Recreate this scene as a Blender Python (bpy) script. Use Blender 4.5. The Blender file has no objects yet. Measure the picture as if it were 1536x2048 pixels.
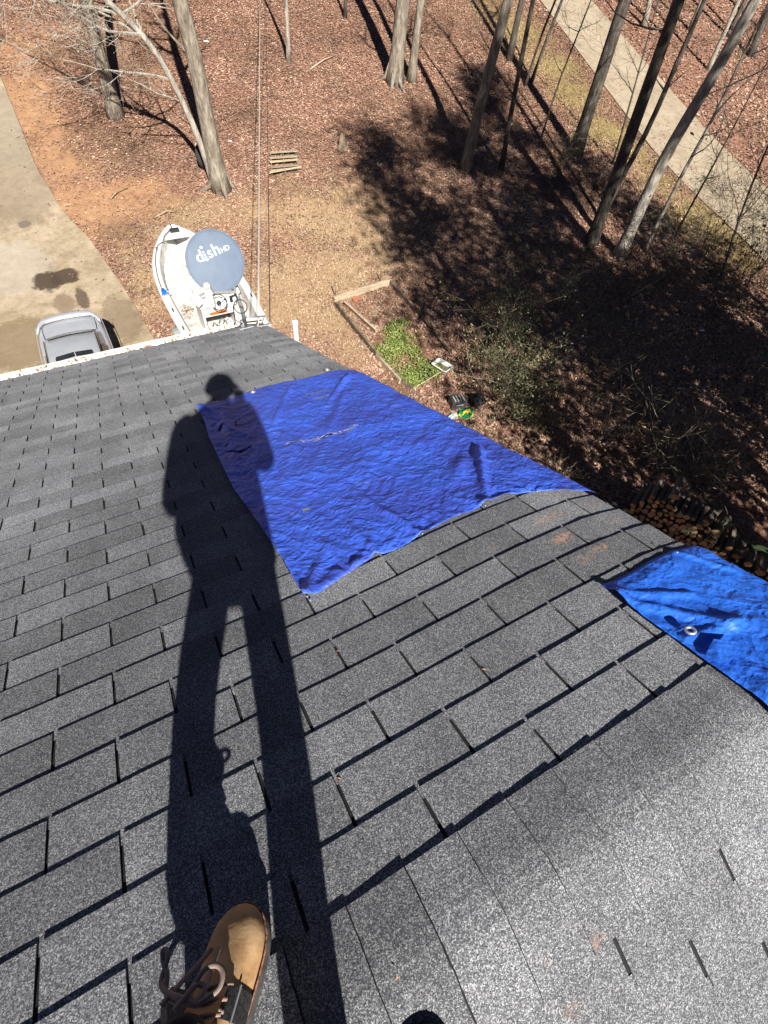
import bpy, math, random
import numpy as np
from mathutils import Vector, Matrix, noise as mnoise

# ------------------------------------------------------------------ camera, sky, sun, exposure
scene = bpy.context.scene
COL = scene.collection
PITCH = math.radians(24.5)                       # roof pitch
CA, SA = math.cos(PITCH), math.sin(PITCH)
FPX = 989.85                                     # focal length for a 1536 x 2048 frame
CAM = np.array([0.5498, -0.2608, 1.3437])
RW = np.array([[0.8797, -0.4690, 0.0780], [-0.3449, -0.7432, -0.5733], [0.3269, 0.4774, -0.8156]])
_u, _s, _vt = np.linalg.svd(RW); RW = _u @ _vt   # rows: right, down, forward

cam_data = bpy.data.cameras.new('camera')
cam_data.sensor_fit = 'VERTICAL'; cam_data.sensor_height = 24.0; cam_data.sensor_width = 18.0
cam_data.lens = 24.0 * FPX / 2048.0
cam_data.clip_start = 0.02; cam_data.clip_end = 1500
cam = bpy.data.objects.new('camera', cam_data); COL.objects.link(cam)
cam.matrix_world = Matrix([[RW[0][k], -RW[1][k], -RW[2][k], CAM[k]] for k in range(3)] + [[0, 0, 0, 1]])
scene.camera = cam

SUN_EL, SUN_AZ = math.radians(41.2), math.radians(11.0)
SUN_D = np.array([math.sin(SUN_AZ) * math.cos(SUN_EL), math.cos(SUN_AZ) * math.cos(SUN_EL), -math.sin(SUN_EL)])
world = bpy.data.worlds.new('World'); scene.world = world; world.use_nodes = True
wn = world.node_tree.nodes; wl = world.node_tree.links
sky = wn.new('ShaderNodeTexSky'); sky.sky_type = 'NISHITA'; sky.sun_disc = False
sky.sun_elevation = SUN_EL; sky.sun_rotation = math.radians(180) + SUN_AZ
sky.air_density = 0.25; sky.dust_density = 0.1; sky.ozone_density = 1.0
wn['Background'].inputs['Strength'].default_value = 0.05
wl.new(sky.outputs['Color'], wn['Background'].inputs['Color'])
sun_data = bpy.data.lights.new('sun', 'SUN'); sun_data.energy = 5.0; sun_data.angle = math.radians(0.53)
sun_data.color = (1.0, 0.94, 0.85)
sun = bpy.data.objects.new('sun', sun_data); COL.objects.link(sun); sun.location = (0, -20, 30)
sun.rotation_euler = Vector(SUN_D).to_track_quat('-Z', 'Y').to_euler()
vs = scene.view_settings; vs.view_transform = 'Standard'; vs.look = 'None'; vs.gamma = 1.0
vs.exposure = 1.08; vs.use_curve_mapping = False
scene.cycles.max_bounces = 6; scene.cycles.diffuse_bounces = 3; scene.cycles.transparent_max_bounces = 8
scene.cycles.use_denoising = True

rng = np.random.default_rng(7); rnd = random.Random(11)

# ------------------------------------------------------------------ geometry helpers
def gzv(x, y):                                   # the lie of the land (vectorised)
    s = y + 0.15 * x - 16.0
    return -7.4 + np.minimum(0.2 * np.logaddexp(0, s / 1.5) * 1.5, 9.0)
def gz(x, y): return float(gzv(np.float64(x), np.float64(y)))
def ray(px, py):
    d = RW.T @ np.array([(px - 768) / FPX, (py - 1024) / FPX, 1.0]); return d / np.linalg.norm(d)
def gnd(px, py, h=0.0):                          # survey: the ground point sighted at a photo position
    d = ray(px, py); t = 2.0
    while t < 250:
        q = CAM + t * d
        if q[2] < gz(q[0], q[1]) + h:
            a, b = t - 0.25, t
            for _ in range(24):
                m = (a + b) / 2; q = CAM + m * d
                if q[2] < gz(q[0], q[1]) + h: b = m
                else: a = m
            return q
        t += 0.25
    return CAM + 250 * d
def slope_at(px, py):                            # survey: point of the front roof slope (x, downhill distance)
    d = ray(px, py); n = np.array([0, SA, CA]); t = -(CAM @ n) / (d @ n); q = CAM + t * d
    return q[0], q[1] * CA - q[2] * SA
RIDGE_T = -0.52; RAKE_X = 1.93; EAVE_T = 5.24
def hump(x, t):                                  # the old deck is not flat near the gable end
    return 0.026 * np.exp(-((x - 1.45) / 0.45) ** 2 - ((t - 0.35) / 0.9) ** 2) * np.clip((t - RIDGE_T - .12) / .5, 0, 1) + droop(x)
def droop(x): return - 0.30 * np.maximum(0, x - 1.76) ** 1.5
def F1(x, t, h):                                 # front slope frame -> world
    h = h + hump(x, t); return (x, t * CA + h * SA, -t * SA + h * CA)
PEAK = F1(0, RIDGE_T, 0)
PEAK = (0.0, RIDGE_T * CA, -RIDGE_T * SA)
def F2(x, t, h):                                 # rear slope frame (t measured down from the ridge)
    h = h + droop(x)
    return (x, PEAK[1] - t * CA - h * SA, PEAK[2] - t * SA + h * CA)

class MB:
    def __init__(s): s.v = []; s.f = []; s.c = []
    def add(s, V, F, col=None):
        o = len(s.v); s.v.extend([tuple(map(float, p)) for p in V]); s.f.extend([tuple(i + o for i in f) for f in F])
        if col is not None: s.c.extend([col] * len(V))
        return s
    def box(s, c, d, R=None, col=None):
        P = np.array([[x, y, z] for x in (-.5, .5) for y in (-.5, .5) for z in (-.5, .5)]) * np.array(d)
        if R is not None: P = P @ np.array(R).T
        return s.add(P + np.array(c), [(0, 1, 3, 2), (4, 6, 7, 5), (0, 4, 5, 1), (2, 3, 7, 6), (0, 2, 6, 4), (1, 5, 7, 3)], col)
    def tube(s, path, rad, n=8, cap=True, flat=1.0, up=None, col=None):
        P = np.array(path, float); m = len(P)
        if np.isscalar(rad): rad = [rad] * m
        T = np.gradient(P, axis=0); T /= (np.linalg.norm(T, axis=1)[:, None] + 1e-12)
        a = np.array(up if up is not None else ([0, 0, 1.0] if abs(T[0][2]) < .9 else [1.0, 0, 0]))
        V = []
        for k in range(m):
            if up is not None: a = np.array(up, float)
            b = a - (a @ T[k]) * T[k]; b /= np.linalg.norm(b) + 1e-12; c = np.cross(T[k], b); a = b
            for j in range(n):
                q = 2 * math.pi * j / n; V.append(P[k] + rad[k] * (math.cos(q) * b * flat + math.sin(q) * c))
        F = [(k * n + j, k * n + (j + 1) % n, (k + 1) * n + (j + 1) % n, (k + 1) * n + j) for k in range(m - 1) for j in range(n)]
        if cap: F += [tuple(range(n))[::-1], tuple((m - 1) * n + j for j in range(n))]
        return s.add(V, F, col)
    def loft(s, rings, cap0=True, cap1=True, closed=True):
        n = len(rings[0]); V = [p for r in rings for p in r]; m = len(rings); jn = n if closed else n - 1
        F = [(k * n + j, k * n + (j + 1) % n, (k + 1) * n + (j + 1) % n, (k + 1) * n + j) for k in range(m - 1) for j in range(jn)]
        if cap0 and closed: F.append(tuple(range(n))[::-1])
        if cap1 and closed: F.append(tuple((m - 1) * n + j for j in range(n)))
        return s.add(V, F)
    def lathe(s, prof, n=24, M=None, cap=False):
        V = []; m = len(prof)
        for r, z in prof:
            for j in range(n): V.append((r * math.cos(2 * math.pi * j / n), r * math.sin(2 * math.pi * j / n), z))
        V = np.array(V)
        if M is not None: V = V @ np.array(M)[:3, :3].T + np.array(M)[:3, 3]
        F = [(k * n + j, k * n + (j + 1) % n, (k + 1) * n + (j + 1) % n, (k + 1) * n + j) for k in range(m - 1) for j in range(n)]
        if cap: F += [tuple(range(n))[::-1], tuple((m - 1) * n + j for j in range(n))]
        return s.add(V, F)
    def torus(s, c, R, r, ax=(0, 0, 1), n=24, m=8):
        fr = frame(ax); V = []
        for i in range(n):
            a = 2 * math.pi * i / n
            for j in range(m):
                b = 2 * math.pi * j / m; q = (R + r * math.cos(b))
                V.append(np.array(c) + fr @ np.array([q * math.cos(a), q * math.sin(a), r * math.sin(b)]))
        F = [(i * m + j, ((i + 1) % n) * m + j, ((i + 1) % n) * m + (j + 1) % m, i * m + (j + 1) % m) for i in range(n) for j in range(m)]
        return s.add(V, F)
    def build(s, name, mat, parent=None, smooth=False, bevel=0.0):
        me = bpy.data.meshes.new(name); me.from_pydata(s.v, [], s.f); me.materials.append(mat)
        if s.c and len(s.c) == len(s.v):
            at = me.attributes.new('col', 'FLOAT_COLOR', 'POINT')
            at.data.foreach_set('color', np.array([(c[0], c[1], c[2], 1.0) for c in s.c], np.float32).ravel())
        if smooth: me.polygons.foreach_set('use_smooth', [True] * len(me.polygons))
        me.update()
        return link(name, me, parent, bevel)
def link(name, me, parent=None, bevel=0.0):
    o = bpy.data.objects.new(name, me); COL.objects.link(o)
    if parent is not None:
        o.parent = parent
        if parent.type == 'EMPTY' and parent.get('_w'):      # parts of such a thing are given in world coordinates
            o.location = -parent.location
    if bevel:
        b = o.modifiers.new('bevel', 'BEVEL'); b.width = bevel; b.segments = 2; b.limit_method = 'ANGLE'; b.angle_limit = 0.6
    return o
def frame(ax):
    z = np.array(ax, float); z /= np.linalg.norm(z)
    x = np.cross([0, 1.0, 0] if abs(z[1]) < .9 else [1.0, 0, 0], z); x /= np.linalg.norm(x)
    return np.array([x, np.cross(z, x), z]).T
def rz(a): c, s = math.cos(a), math.sin(a); return np.array([[c, -s, 0], [s, c, 0], [0, 0, 1.0]])
def rx(a): c, s = math.cos(a), math.sin(a); return np.array([[1.0, 0, 0], [0, c, -s], [0, s, c]])
def ry(a): c, s = math.cos(a), math.sin(a); return np.array([[c, 0, s], [0, 1.0, 0], [-s, 0, c]])
def quads(name, V, mat, cols=None, parent=None, tri=False):          # numpy fast path: V (n,k,3)
    n, k = V.shape[:2]; me = bpy.data.meshes.new(name)
    me.vertices.add(n * k); me.vertices.foreach_set('co', V.astype(np.float32).ravel())
    me.loops.add(n * k); me.loops.foreach_set('vertex_index', np.arange(n * k, dtype=np.int32))
    me.polygons.add(n); me.polygons.foreach_set('loop_start', np.arange(0, n * k, k, dtype=np.int32))
    me.polygons.foreach_set('loop_total', np.full(n, k, np.int32))
    if cols is not None:
        at = me.attributes.new('col', 'FLOAT_COLOR', 'POINT')
        c = np.ones((n, k, 4), np.float32); c[:, :, :3] = cols[:, None, :]; at.data.foreach_set('color', c.ravel())
    me.materials.append(mat); me.update(calc_edges=True); me.validate()
    return link(name, me, parent)
def thing(name, label, cat, loc=(0, 0, 0), rotz=0.0, group=None, world_parts=True):
    o = bpy.data.objects.new(name, None); COL.objects.link(o); o.location = tuple(map(float, loc)); o.rotation_euler = (0, 0, rotz)
    o.empty_display_size = 0.2; o['label'] = label; o['category'] = cat
    if group: o['group'] = group
    if world_parts: o['_w'] = 1
    return o
def tag(o, label=None, cat=None, group=None, kind=None):
    if label: o['label'] = label
    if cat: o['category'] = cat
    if group: o['group'] = group
    if kind: o['kind'] = kind
    return o

# ------------------------------------------------------------------ materials
def L(r, g, b):
    f = lambda c: (c / 255 / 12.92) if c <= 10.3 else ((c / 255 + 0.055) / 1.055) ** 2.4
    return (f(r), f(g), f(b), 1.0)
class N:                                          # tiny node-graph helper
    def __init__(s, name):
        s.m = bpy.data.materials.new(name); s.m.use_nodes = True; s.t = s.m.node_tree; s.b = s.t.nodes['Principled BSDF']
        s.tc = s.t.nodes.new('ShaderNodeTexCoord')
    def new(s, k, **kw):
        n = s.t.nodes.new(k)
        for a, v in kw.items(): setattr(n, a, v)
        return n
    def put(s, sock, v):
        if isinstance(v, bpy.types.NodeSocket): s.t.links.new(v, sock)
        else: sock.default_value = v
    def noise(s, scale, detail=4, rough=.55, vec=None, dist=0.0, stretch=None):
        n = s.new('ShaderNodeTexNoise'); n.inputs['Scale'].default_value = scale; n.inputs['Detail'].default_value = detail
        n.inputs['Roughness'].default_value = rough; n.inputs['Distortion'].default_value = dist
        v = vec or s.tc.outputs['Object']
        if stretch:
            mp = s.new('ShaderNodeMapping'); mp.inputs['Scale'].default_value = stretch; s.t.links.new(v, mp.inputs['Vector']); v = mp.outputs['Vector']
        s.t.links.new(v, n.inputs['Vector']); return n.outputs['Fac']
    def voro(s, scale, feat='F1', out='Distance', stretch=None):
        n = s.new('ShaderNodeTexVoronoi'); n.inputs['Scale'].default_value = scale; n.feature = feat
        v = s.tc.outputs['Object']
        if stretch:
            mp = s.new('ShaderNodeMapping'); mp.inputs['Scale'].default_value = stretch; s.t.links.new(v, mp.inputs['Vector']); v = mp.outputs['Vector']
        s.t.links.new(v, n.inputs['Vector']); return n.outputs[out]
    def ramp(s, fac, stops, interp='LINEAR'):
        n = s.new('ShaderNodeValToRGB'); r = n.color_ramp; r.interpolation = interp
        while len(r.elements) < len(stops): r.elements.new(0.5)
        for e, (p, c) in zip(r.elements, stops): e.position = p; e.color = c if len(c) == 4 else (*c, 1)
        s.t.links.new(fac, n.inputs['Fac']); return n.outputs['Color']
    def rng(s, fac, a, b, c=0.0, d=1.0):
        n = s.new('ShaderNodeMapRange'); s.put(n.inputs['Value'], fac)
        for k, v in zip((1, 2, 3, 4), (a, b, c, d)): n.inputs[k].default_value = v
        return n.outputs[0]
    def math(s, op, a, b=0.5):
        n = s.new('ShaderNodeMath', operation=op); s.put(n.inputs[0], a); s.put(n.inputs[1], b); return n.outputs[0]
    def mix(s, fac, a, b, kind='MIX'):
        n = s.new('ShaderNodeMix', data_type='RGBA', blend_type=kind); s.put(n.inputs[0], fac); s.put(n.inputs[6], a); s.put(n.inputs[7], b); return n.outputs[2]
    def attr(s, name, out='Color'):
        n = s.new('ShaderNodeAttribute', attribute_name=name); return n.outputs[out]
    def bump(s, h, strength=.3, dist=.01, normal=None):
        n = s.new('ShaderNodeBump'); n.inputs['Strength'].default_value = strength; n.inputs['Distance'].default_value = dist
        s.put(n.inputs['Height'], h)
        if normal is not None: s.t.links.new(normal, n.inputs['Normal'])
        return n.outputs['Normal']
    def out(s, col=None, rough=.8, metal=0.0, normal=None, spec=.5, coat=0.0, alpha=None):
        b = s.b
        if col is not None: s.put(b.inputs['Base Color'], col)
        s.put(b.inputs['Roughness'], rough); b.inputs['Metallic'].default_value = metal
        b.inputs['Specular IOR Level'].default_value = spec; b.inputs['Coat Weight'].default_value = coat
        if normal is not None: s.t.links.new(normal, b.inputs['Normal'])
        return s.m
def PM(name, stops, scale=6, detail=5, rough=.8, bump=.0, bscale=None, metal=0.0, stretch=None, spec=.4, rand=.0, bdist=.01, coat=0.0):
    n = N(name); f = n.noise(scale, detail, stretch=stretch)
    if len(stops) == 1: stops = [(.3, tuple(c * .85 for c in stops[0][:3])), (.7, tuple(min(1, c * 1.12) for c in stops[0][:3]))]
    col = n.ramp(f, stops)
    if rand:
        oi = n.new('ShaderNodeObjectInfo'); v = n.rng(oi.outputs['Random'], 0, 1, 1 - rand, 1 + rand)
        hs = n.new('ShaderNodeHueSaturation'); n.put(hs.inputs['Value'], v); n.put(hs.inputs['Color'], col); col = hs.outputs['Color']
    nm = n.bump(n.noise(bscale or scale * 3, 4, stretch=stretch), bump, bdist) if bump else None
    return n.out(col, rough, metal, nm, spec, coat)

def shingle_material(name, dark=1.0):
    n = N(name)
    g1 = n.noise(600, 2, .6); g2 = n.voro(520, out='Color')
    sep = n.new('ShaderNodeSeparateColor'); n.t.links.new(g2, sep.inputs[0])
    gran = n.math('ADD', n.math('MULTIPLY', sep.outputs[0], .55), n.math('MULTIPLY', g1, .45))
    col = n.ramp(gran, [(.20, (.020 * dark, .022 * dark, .027 * dark)), (.48, (.061 * dark, .064 * dark, .072 * dark)), (.66, (.118 * dark, .122 * dark, .132 * dark)), (.86, (.29 * dark, .295 * dark, .305 * dark))])
    big = n.rng(n.noise(2.2, 5), .3, .7, .80, 1.18)
    oi = n.new('ShaderNodeObjectInfo'); gi = n.new('ShaderNodeNewGeometry')
    r = n.math('FRACT', n.math('ADD', oi.outputs['Random'], n.math('MULTIPLY', gi.outputs['Random Per Island'], 1.0)))
    var = n.math('MULTIPLY', big, n.rng(r, 0, 1, .76, 1.18))
    streak = n.rng(n.noise(9, 4, stretch=(1, .25, .25)), .35, .7, .9, 1.1)
    hs = n.new('ShaderNodeHueSaturation'); n.put(hs.inputs['Value'], n.math('MULTIPLY', var, streak)); n.put(hs.inputs['Color'], col); col = hs.outputs['Color']
    # rusty scrapes and clay stains
    sv = n.new('ShaderNodeSeparateXYZ'); n.t.links.new(n.tc.outputs['Object'], sv.inputs[0])
    mask = None
    for (cx, cy, rx_, ry_, st) in STAINS:
        dx = n.math('DIVIDE', n.math('SUBTRACT', sv.outputs[0], cx), rx_); dy = n.math('DIVIDE', n.math('SUBTRACT', sv.outputs[1], cy), ry_)
        d = n.math('ADD', n.math('MULTIPLY', dx, dx), n.math('MULTIPLY', dy, dy))
        m = n.math('MULTIPLY', n.rng(d, 0, 1, 1, 0), st); mask = m if mask is None else n.math('MAXIMUM', mask, m)
    sc = n.rng(n.noise(60, 5, .7), .44, .60, 0, 1)
    mk = n.math('MULTIPLY', n.rng(n.math('MULTIPLY', mask, n.rng(n.noise(14, 3), .35, .65, .2, 1.3)), .15, .6, 0, 1), sc)
    col = n.mix(n.math('MULTIPLY', mk, .75), col, (.46, .255, .155, 1))
    nm = n.bump(n.math('ADD', n.math('MULTIPLY', g1, .6), n.math('MULTIPLY', sep.outputs[0], .5)), .45, .0020)
    n.b.inputs['Diffuse Roughness'].default_value = 0.3
    return n.out(col, .92, 0, nm, .25)
STAINS = []
for (px, py, a, b, st) in ((1120, 1085, .075, .026, 1.0), (1190, 1105, .055, .020, .9), (1090, 1045, .10, .03, .55), (1165, 1125, .05, .03, .5), (975, 1108, .03, .02, .4), (1190, 1008, .10, .02, .4), (1235, 1040, .05, .02, .5)):
    x, t = slope_at(px, py); STAINS.append((x, t * CA, a, b, st))
STAINS += [(.93, -.60, .035, .03, .34), (.80, -.58, .05, .03, .3), (.83, -.66, .04, .03, .34)]
M_shingle = shingle_material('asphalt_shingle', 1.8)
M_shade_felt = PM('shade_dark_bitumen', [(.3, (.010, .010, .011)), (.7, (.02, .02, .021))], 60, rough=.95)  # near-black colour paints in the shade of slots and cap seams
M_white = PM('white_paint', [(.3, (.66, .65, .62)), (.7, (.80, .79, .77))], 3, rough=.45)
M_siding = PM('siding', [(.3, (.50, .48, .43)), (.7, (.58, .56, .50))], 2, rough=.6)
M_gutter = PM('gutter_paint', [(.3, (.60, .56, .48)), (.7, (.78, .76, .71))], 7, rough=.5)
M_alu = PM('aluminium', [(.3, (.50, .51, .52)), (.7, (.66, .67, .68))], 12, rough=.4, metal=.7)
M_galv = PM('galvanised_steel', [(.3, (.42, .44, .46)), (.7, (.60, .62, .64))], 20, rough=.45, metal=.6)
M_black = PM('black_plastic', [(.3, (.012, .012, .013)), (.7, (.03, .03, .032))], 30, rough=.5)
M_rubber = PM('rubber', [(.3, (.015, .015, .016)), (.7, (.035, .034, .033))], 25, rough=.85)

# ------------------------------------------------------------------ the ground and its zones
def blobs(lst):
    out = []
    for px, py, r, w in lst:
        q = gnd(px, py); out.append((q[0], q[1], r, w))
    return out
CLAY = blobs([(25, 95, 2.2, .7), (40, 185, 1.6, 1), (70, 240, 1.3, 1), (110, 330, 1.3, 1), (150, 400, 1.2, 1), (200, 435, 1.2, .9), (270, 400, 1.4, .8), (330, 395, 1.0, .6), (90, 280, 1.2, .9),
              (240, 400, 1.2, .9), (590, 505, .8, .7), (560, 490, .7, .5), (690, 650, .5, .6), (310, 160, 1.2, .5), (640, 205, .5, .3), (300, 370, .8, .6)])
STRAW = blobs([(640, 440, 1.7, 1), (720, 470, 1.5, 1), (600, 560, 1.5, 1), (680, 540, 1.4, 1), (760, 520, 1.2, .9), (560, 620, 1.2, 1), (640, 640, 1.2, .8), (540, 560, 1.2, .8), (720, 400, 1.6, .7), (300, 560, .9, .9),
               (290, 610, .7, .9), (330, 470, .8, .6), (430, 430, 1.2, .6), (520, 430, 1.3, .7), (700, 690, .9, .7), (260, 510, .7, .6), (380, 440, 1.0, .6), (180, 40, 2.5, .4), (780, 640, .6, .5), (620, 380, 1.4, .5)])
DIRT = blobs([(230, 300, 1.8, .7), (170, 110, 2.0, .5), (290, 60, 2, .5), (390, 430, 1.0, .7), (360, 410, .9, .7), (570, 375, .7, .8), (510, 400, .8, .6), (250, 470, .7, .8), (300, 440, .8, .6), (240, 140, 1.6, .6), (770, 770, .5, .8), (800, 800, .5, .8), (860, 830, .6, .8)])
OLIVE = blobs([(1040, 60, 2.0, .8), (1100, 130, 1.6, 1), (1150, 190, 1.5, 1), (1210, 270, 1.5, 1), (1270, 310, 1.3, 1), (1320, 370, 1.3, .9), (1380, 420, 1.2, 1), (1430, 470, 1.3, 1), (1350, 440, 1.2, .8), (1480, 520, 1.2, .9), (1000, 20, 2.0, .6), (720, 560, .7, .3), (860, 430, .6, .4), (700, 400, .8, .35)])
def field(B, x, y):
    r = np.zeros_like(x)
    for cx, cy, s, w in B: r = np.maximum(r, w * np.exp(-((x - cx) ** 2 + (y - cy) ** 2) / (s * s)))
    return r
def vnoise(x, y, s, seed=0.0):
    return np.array([mnoise.noise(Vector((a * s + seed, b * s - seed, seed))) for a, b in zip(np.ravel(x), np.ravel(y))]).reshape(np.shape(x))
EDGE = np.array([gnd(*q)[:2] for q in ((0, 60), (0, 150), (40, 250), (75, 340), (130, 430), (180, 480), (250, 580), (310, 680))])
EDGE = np.vstack([[EDGE[0][0] - .8, 45], EDGE, [[1.15, 10.0], [1.2, 5.2]]])
def drive_edge(y): return np.interp(y, EDGE[::-1, 1], EDGE[::-1, 0])
ROADL = np.array([[27.6, 60], [27.0, 40], [26.3, 29.2], [25.0, 22.4], [24.0, 16.8], [23.65, 13.2], [23.5, 12.0], [23.1, 10.3], [22.4, 8.5], [20.8, 4], [18, -6], [16, -30]])
def road_l(y): return np.interp(y, ROADL[::-1, 1], ROADL[::-1, 0])
def road_r(y): return road_l(y) + np.interp(y, [-30, 8, 12, 16, 30, 60], [4.4, 4.4, 4.1, 4.0, 3.4, 3.3])
def on_road(x, y): return (x > road_l(y) - .05) & (x < road_r(y) + .05)
def on_drive(x, y): return (x < drive_edge(y) + .02) & (x > -9)

def axis(lo, hi, step, far):
    a = np.arange(lo, hi + 1e-6, step); return np.concatenate([-np.array(far)[::-1] + lo, a, np.array(far) + hi])
gx = axis(-16, 52, .4, [4, 12, 30, 80, 200]); gy = axis(-14, 62, .4, [4, 12, 30, 80, 200])
GX, GY = np.meshgrid(gx, gy)
GN = vnoise(GX, GY, .55, 3.1) * .5 + vnoise(GX, GY, 1.7, 9.2) * .35
GZ = gzv(GX, GY) + .03 * GN
wob_x, wob_y = GX + 1.1 * vnoise(GX, GY, .8, 5.0), GY + 1.1 * vnoise(GX, GY, .8, 15.0)
zone = np.stack([field(CLAY, wob_x, wob_y), field(STRAW, wob_x, wob_y), field(DIRT, wob_x, wob_y), field(OLIVE, wob_x, wob_y)], -1)
nx, ny = len(gx), len(gy)
me = bpy.data.meshes.new('ground')
me.from_pydata(np.stack([GX, GY, GZ], -1).reshape(-1, 3).tolist(), [], [(j * nx + i, j * nx + i + 1, (j + 1) * nx + i + 1, (j + 1) * nx + i) for j in range(ny - 1) for i in range(nx - 1)])
at = me.attributes.new('zone', 'FLOAT_COLOR', 'POINT'); at.data.foreach_set('color', zone.reshape(-1, 4).astype(np.float32).ravel())
me.polygons.foreach_set('use_smooth', [True] * len(me.polygons))
def ground_material():
    n = N('forest_floor'); z = n.new('ShaderNodeAttribute', attribute_name='zone'); sp = n.new('ShaderNodeSeparateColor'); n.t.links.new(z.outputs['Color'], sp.inputs[0])
    f1 = n.noise(22, 6, .7); f2 = n.noise(3.0, 5); vo = n.voro(16, out='Color')
    sv = n.new('ShaderNodeSeparateColor'); n.t.links.new(vo, sv.inputs[0])
    leaf = n.ramp(n.math('ADD', n.math('MULTIPLY', sv.outputs[0], .6), n.math('MULTIPLY', f1, .4)), [(.15, (.085, .045, .032)), (.45, (.19, .10, .070)), (.7, (.29, .165, .115)), (.95, (.42, .27, .19))])
    clay = n.ramp(n.math('ADD', n.math('MULTIPLY', f1, .5), n.math('MULTIPLY', f2, .5)), [(.3, (.22, .125, .07)), (.5, (.34, .195, .105)), (.7, (.43, .28, .165))])
    straw = n.ramp(f1, [(.3, (.19, .12, .07)), (.5, (.33, .23, .14)), (.7, (.46, .345, .22))])
    dirt = n.ramp(f1, [(.3, (.085, .055, .036)), (.7, (.20, .13, .08))])
    olive = n.ramp(f1, [(.3, (.12, .10, .035)), (.5, (.22, .18, .07)), (.7, (.34, .26, .11))])
    col = leaf
    mot = n.rng(n.noise(1.1, 6, .75), .38, .62, .45, 1.1)
    for s, c in ((sp.outputs[2], dirt), (n.math('MULTIPLY', sp.outputs[0], mot), clay), (sp.outputs[1], straw), (z.outputs['Alpha'], olive)):
        m = n.rng(n.math('ADD', s, n.math('MULTIPLY', n.math('SUBTRACT', n.noise(5, 6, .7), .5), 1.3)), .18, .70, 0, .85); col = n.mix(m, col, c)
    return n.out(col, .95, 0, n.bump(f1, .5, .03), .15)
me.materials.append(ground_material()); me.update()
ground = link('ground', me); tag(ground, kind='structure')

def concrete(name, stops, stains=()):
    n = N(name); f = n.noise(1.3, 8, .7); f2 = n.noise(40, 4, .7); f3 = n.noise(.35, 4)
    base = n.ramp(n.math('ADD', n.math('MULTIPLY', f, .65), n.math('MULTIPLY', f3, .35)), stops)
    base = n.mix(.6, base, n.ramp(f2, [(.3, (.55, .55, .55)), (.7, (1.15, 1.12, 1.1))]), 'MULTIPLY')
    base = n.mix(.75, base, n.ramp(n.noise(4.5, 8, .75), [(.32, (.62, .55, .45)), (.5, (1, .96, .9)), (.68, (1.15, 1.12, 1.08))]), 'MULTIPLY')
    sv = n.new('ShaderNodeSeparateXYZ'); n.t.links.new(n.tc.outputs['Object'], sv.inputs[0])
    for cx, cy, a, b, colr, st in stains:
        dx = n.math('DIVIDE', n.math('SUBTRACT', sv.outputs[0], cx), a); dy = n.math('DIVIDE', n.math('SUBTRACT', sv.outputs[1], cy), b)
        d = n.math('SQRT', n.math('ADD', n.math('MULTIPLY', dx, dx), n.math('MULTIPLY', dy, dy)))
        d = n.math('ADD', d, n.math('MULTIPLY', n.math('SUBTRACT', n.noise(3.2, 6, .7), .5), 1.4))
        base = n.mix(n.math('MULTIPLY', n.rng(d, .75, 1.0, 1, 0), st), base, colr)
    return n.out(base, .9, 0, n.bump(f2, .25, .004), .2)
st = []
for px, py, a, b, c, s in ((30, 540, 1.2, 1.4, (.36, .33, .29, 1), .45), (20, 380, 1.5, 2.2, (.17, .14, .11, 1), .5), (60, 690, 1.4, 1.2, (.17, .125, .075, 1), .75), (245, 640, .5, 1.2, (.16, .12, .08, 1), .65), (10, 250, 1.0, 2.5, (.22, .19, .15, 1), .6), (130, 610, .3, .5, (.16, .115, .08, 1), .7),
                         (165, 600, .18, .55, (.075, .055, .04, 1), .85), (150, 632, .16, .2, (.06, .045, .035, 1), .8), (50, 452, .2, .18, (.12, .1, .085, 1), .8), (95, 566, .42, .50, (.055, .038, .028, 1), .95), (132, 556, .42, .42, (.055, .038, .028, 1), .95)):
    q = gnd(px, py); st.append((q[0], q[1], a, b, c, s))
M_drive = concrete('driveway_concrete', [(.30, (.19, .15, .105)), (.44, (.30, .25, .18)), (.56, (.385, .33, .25)), (.70, (.44, .395, .32))], st)
M_road = concrete('road_concrete', [(.3, (.24, .20, .15)), (.5, (.33, .285, .22)), (.7, (.40, .36, .285))])
def slab(name, xl, xr, y0, y1, mat, parent, th=.05, nxs=8, step=.5):
    ys = np.linspace(y0, y1, max(2, int((y1 - y0) / step) + 1)); mb = MB(); V = []; nn = nxs + 1
    for y in ys:
        for i in range(nn):
            x = xl(y) + (xr(y) - xl(y)) * i / nxs; V.append((x, y, gz(x, y) + th))
    m = len(ys); F = [(j * nn + i, j * nn + i + 1, (j + 1) * nn + i + 1, (j + 1) * nn + i) for j in range(m - 1) for i in range(nxs)]
    o = len(V); rim = [i for i in range(nn)] + [j * nn + nxs for j in range(1, m)] + [(m - 1) * nn + i for i in range(nxs - 1, -1, -1)] + [j * nn for j in range(m - 2, 0, -1)]
    for k in rim: V.append((V[k][0], V[k][1], V[k][2] - th - .12))
    for k in range(len(rim)): F.append((rim[k], o + k, o + (k + 1) % len(rim), rim[(k + 1) % len(rim)]))
    mb.add(V, F); return mb.build(name, mat, parent)
dw = bpy.data.objects.new('driveway', None); COL.objects.link(dw); tag(dw, kind='structure')
cuts = [5.6, 9.0, 13.4, 17.55, 18.0, 22.5, 27, 33, 40]
for a, b in zip(cuts[:-1], cuts[1:]): slab('concrete_slab', lambda y: -9.0, drive_edge, a + .012, b - .012, M_drive, dw)
rd = bpy.data.objects.new('road', None); COL.objects.link(rd); tag(rd, kind='structure')
cuts = [-14, -6, 2, 6, 9.6, 13.0, 16.6, 20.2, 24.2, 28.6, 33.5, 40, 48]
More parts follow.
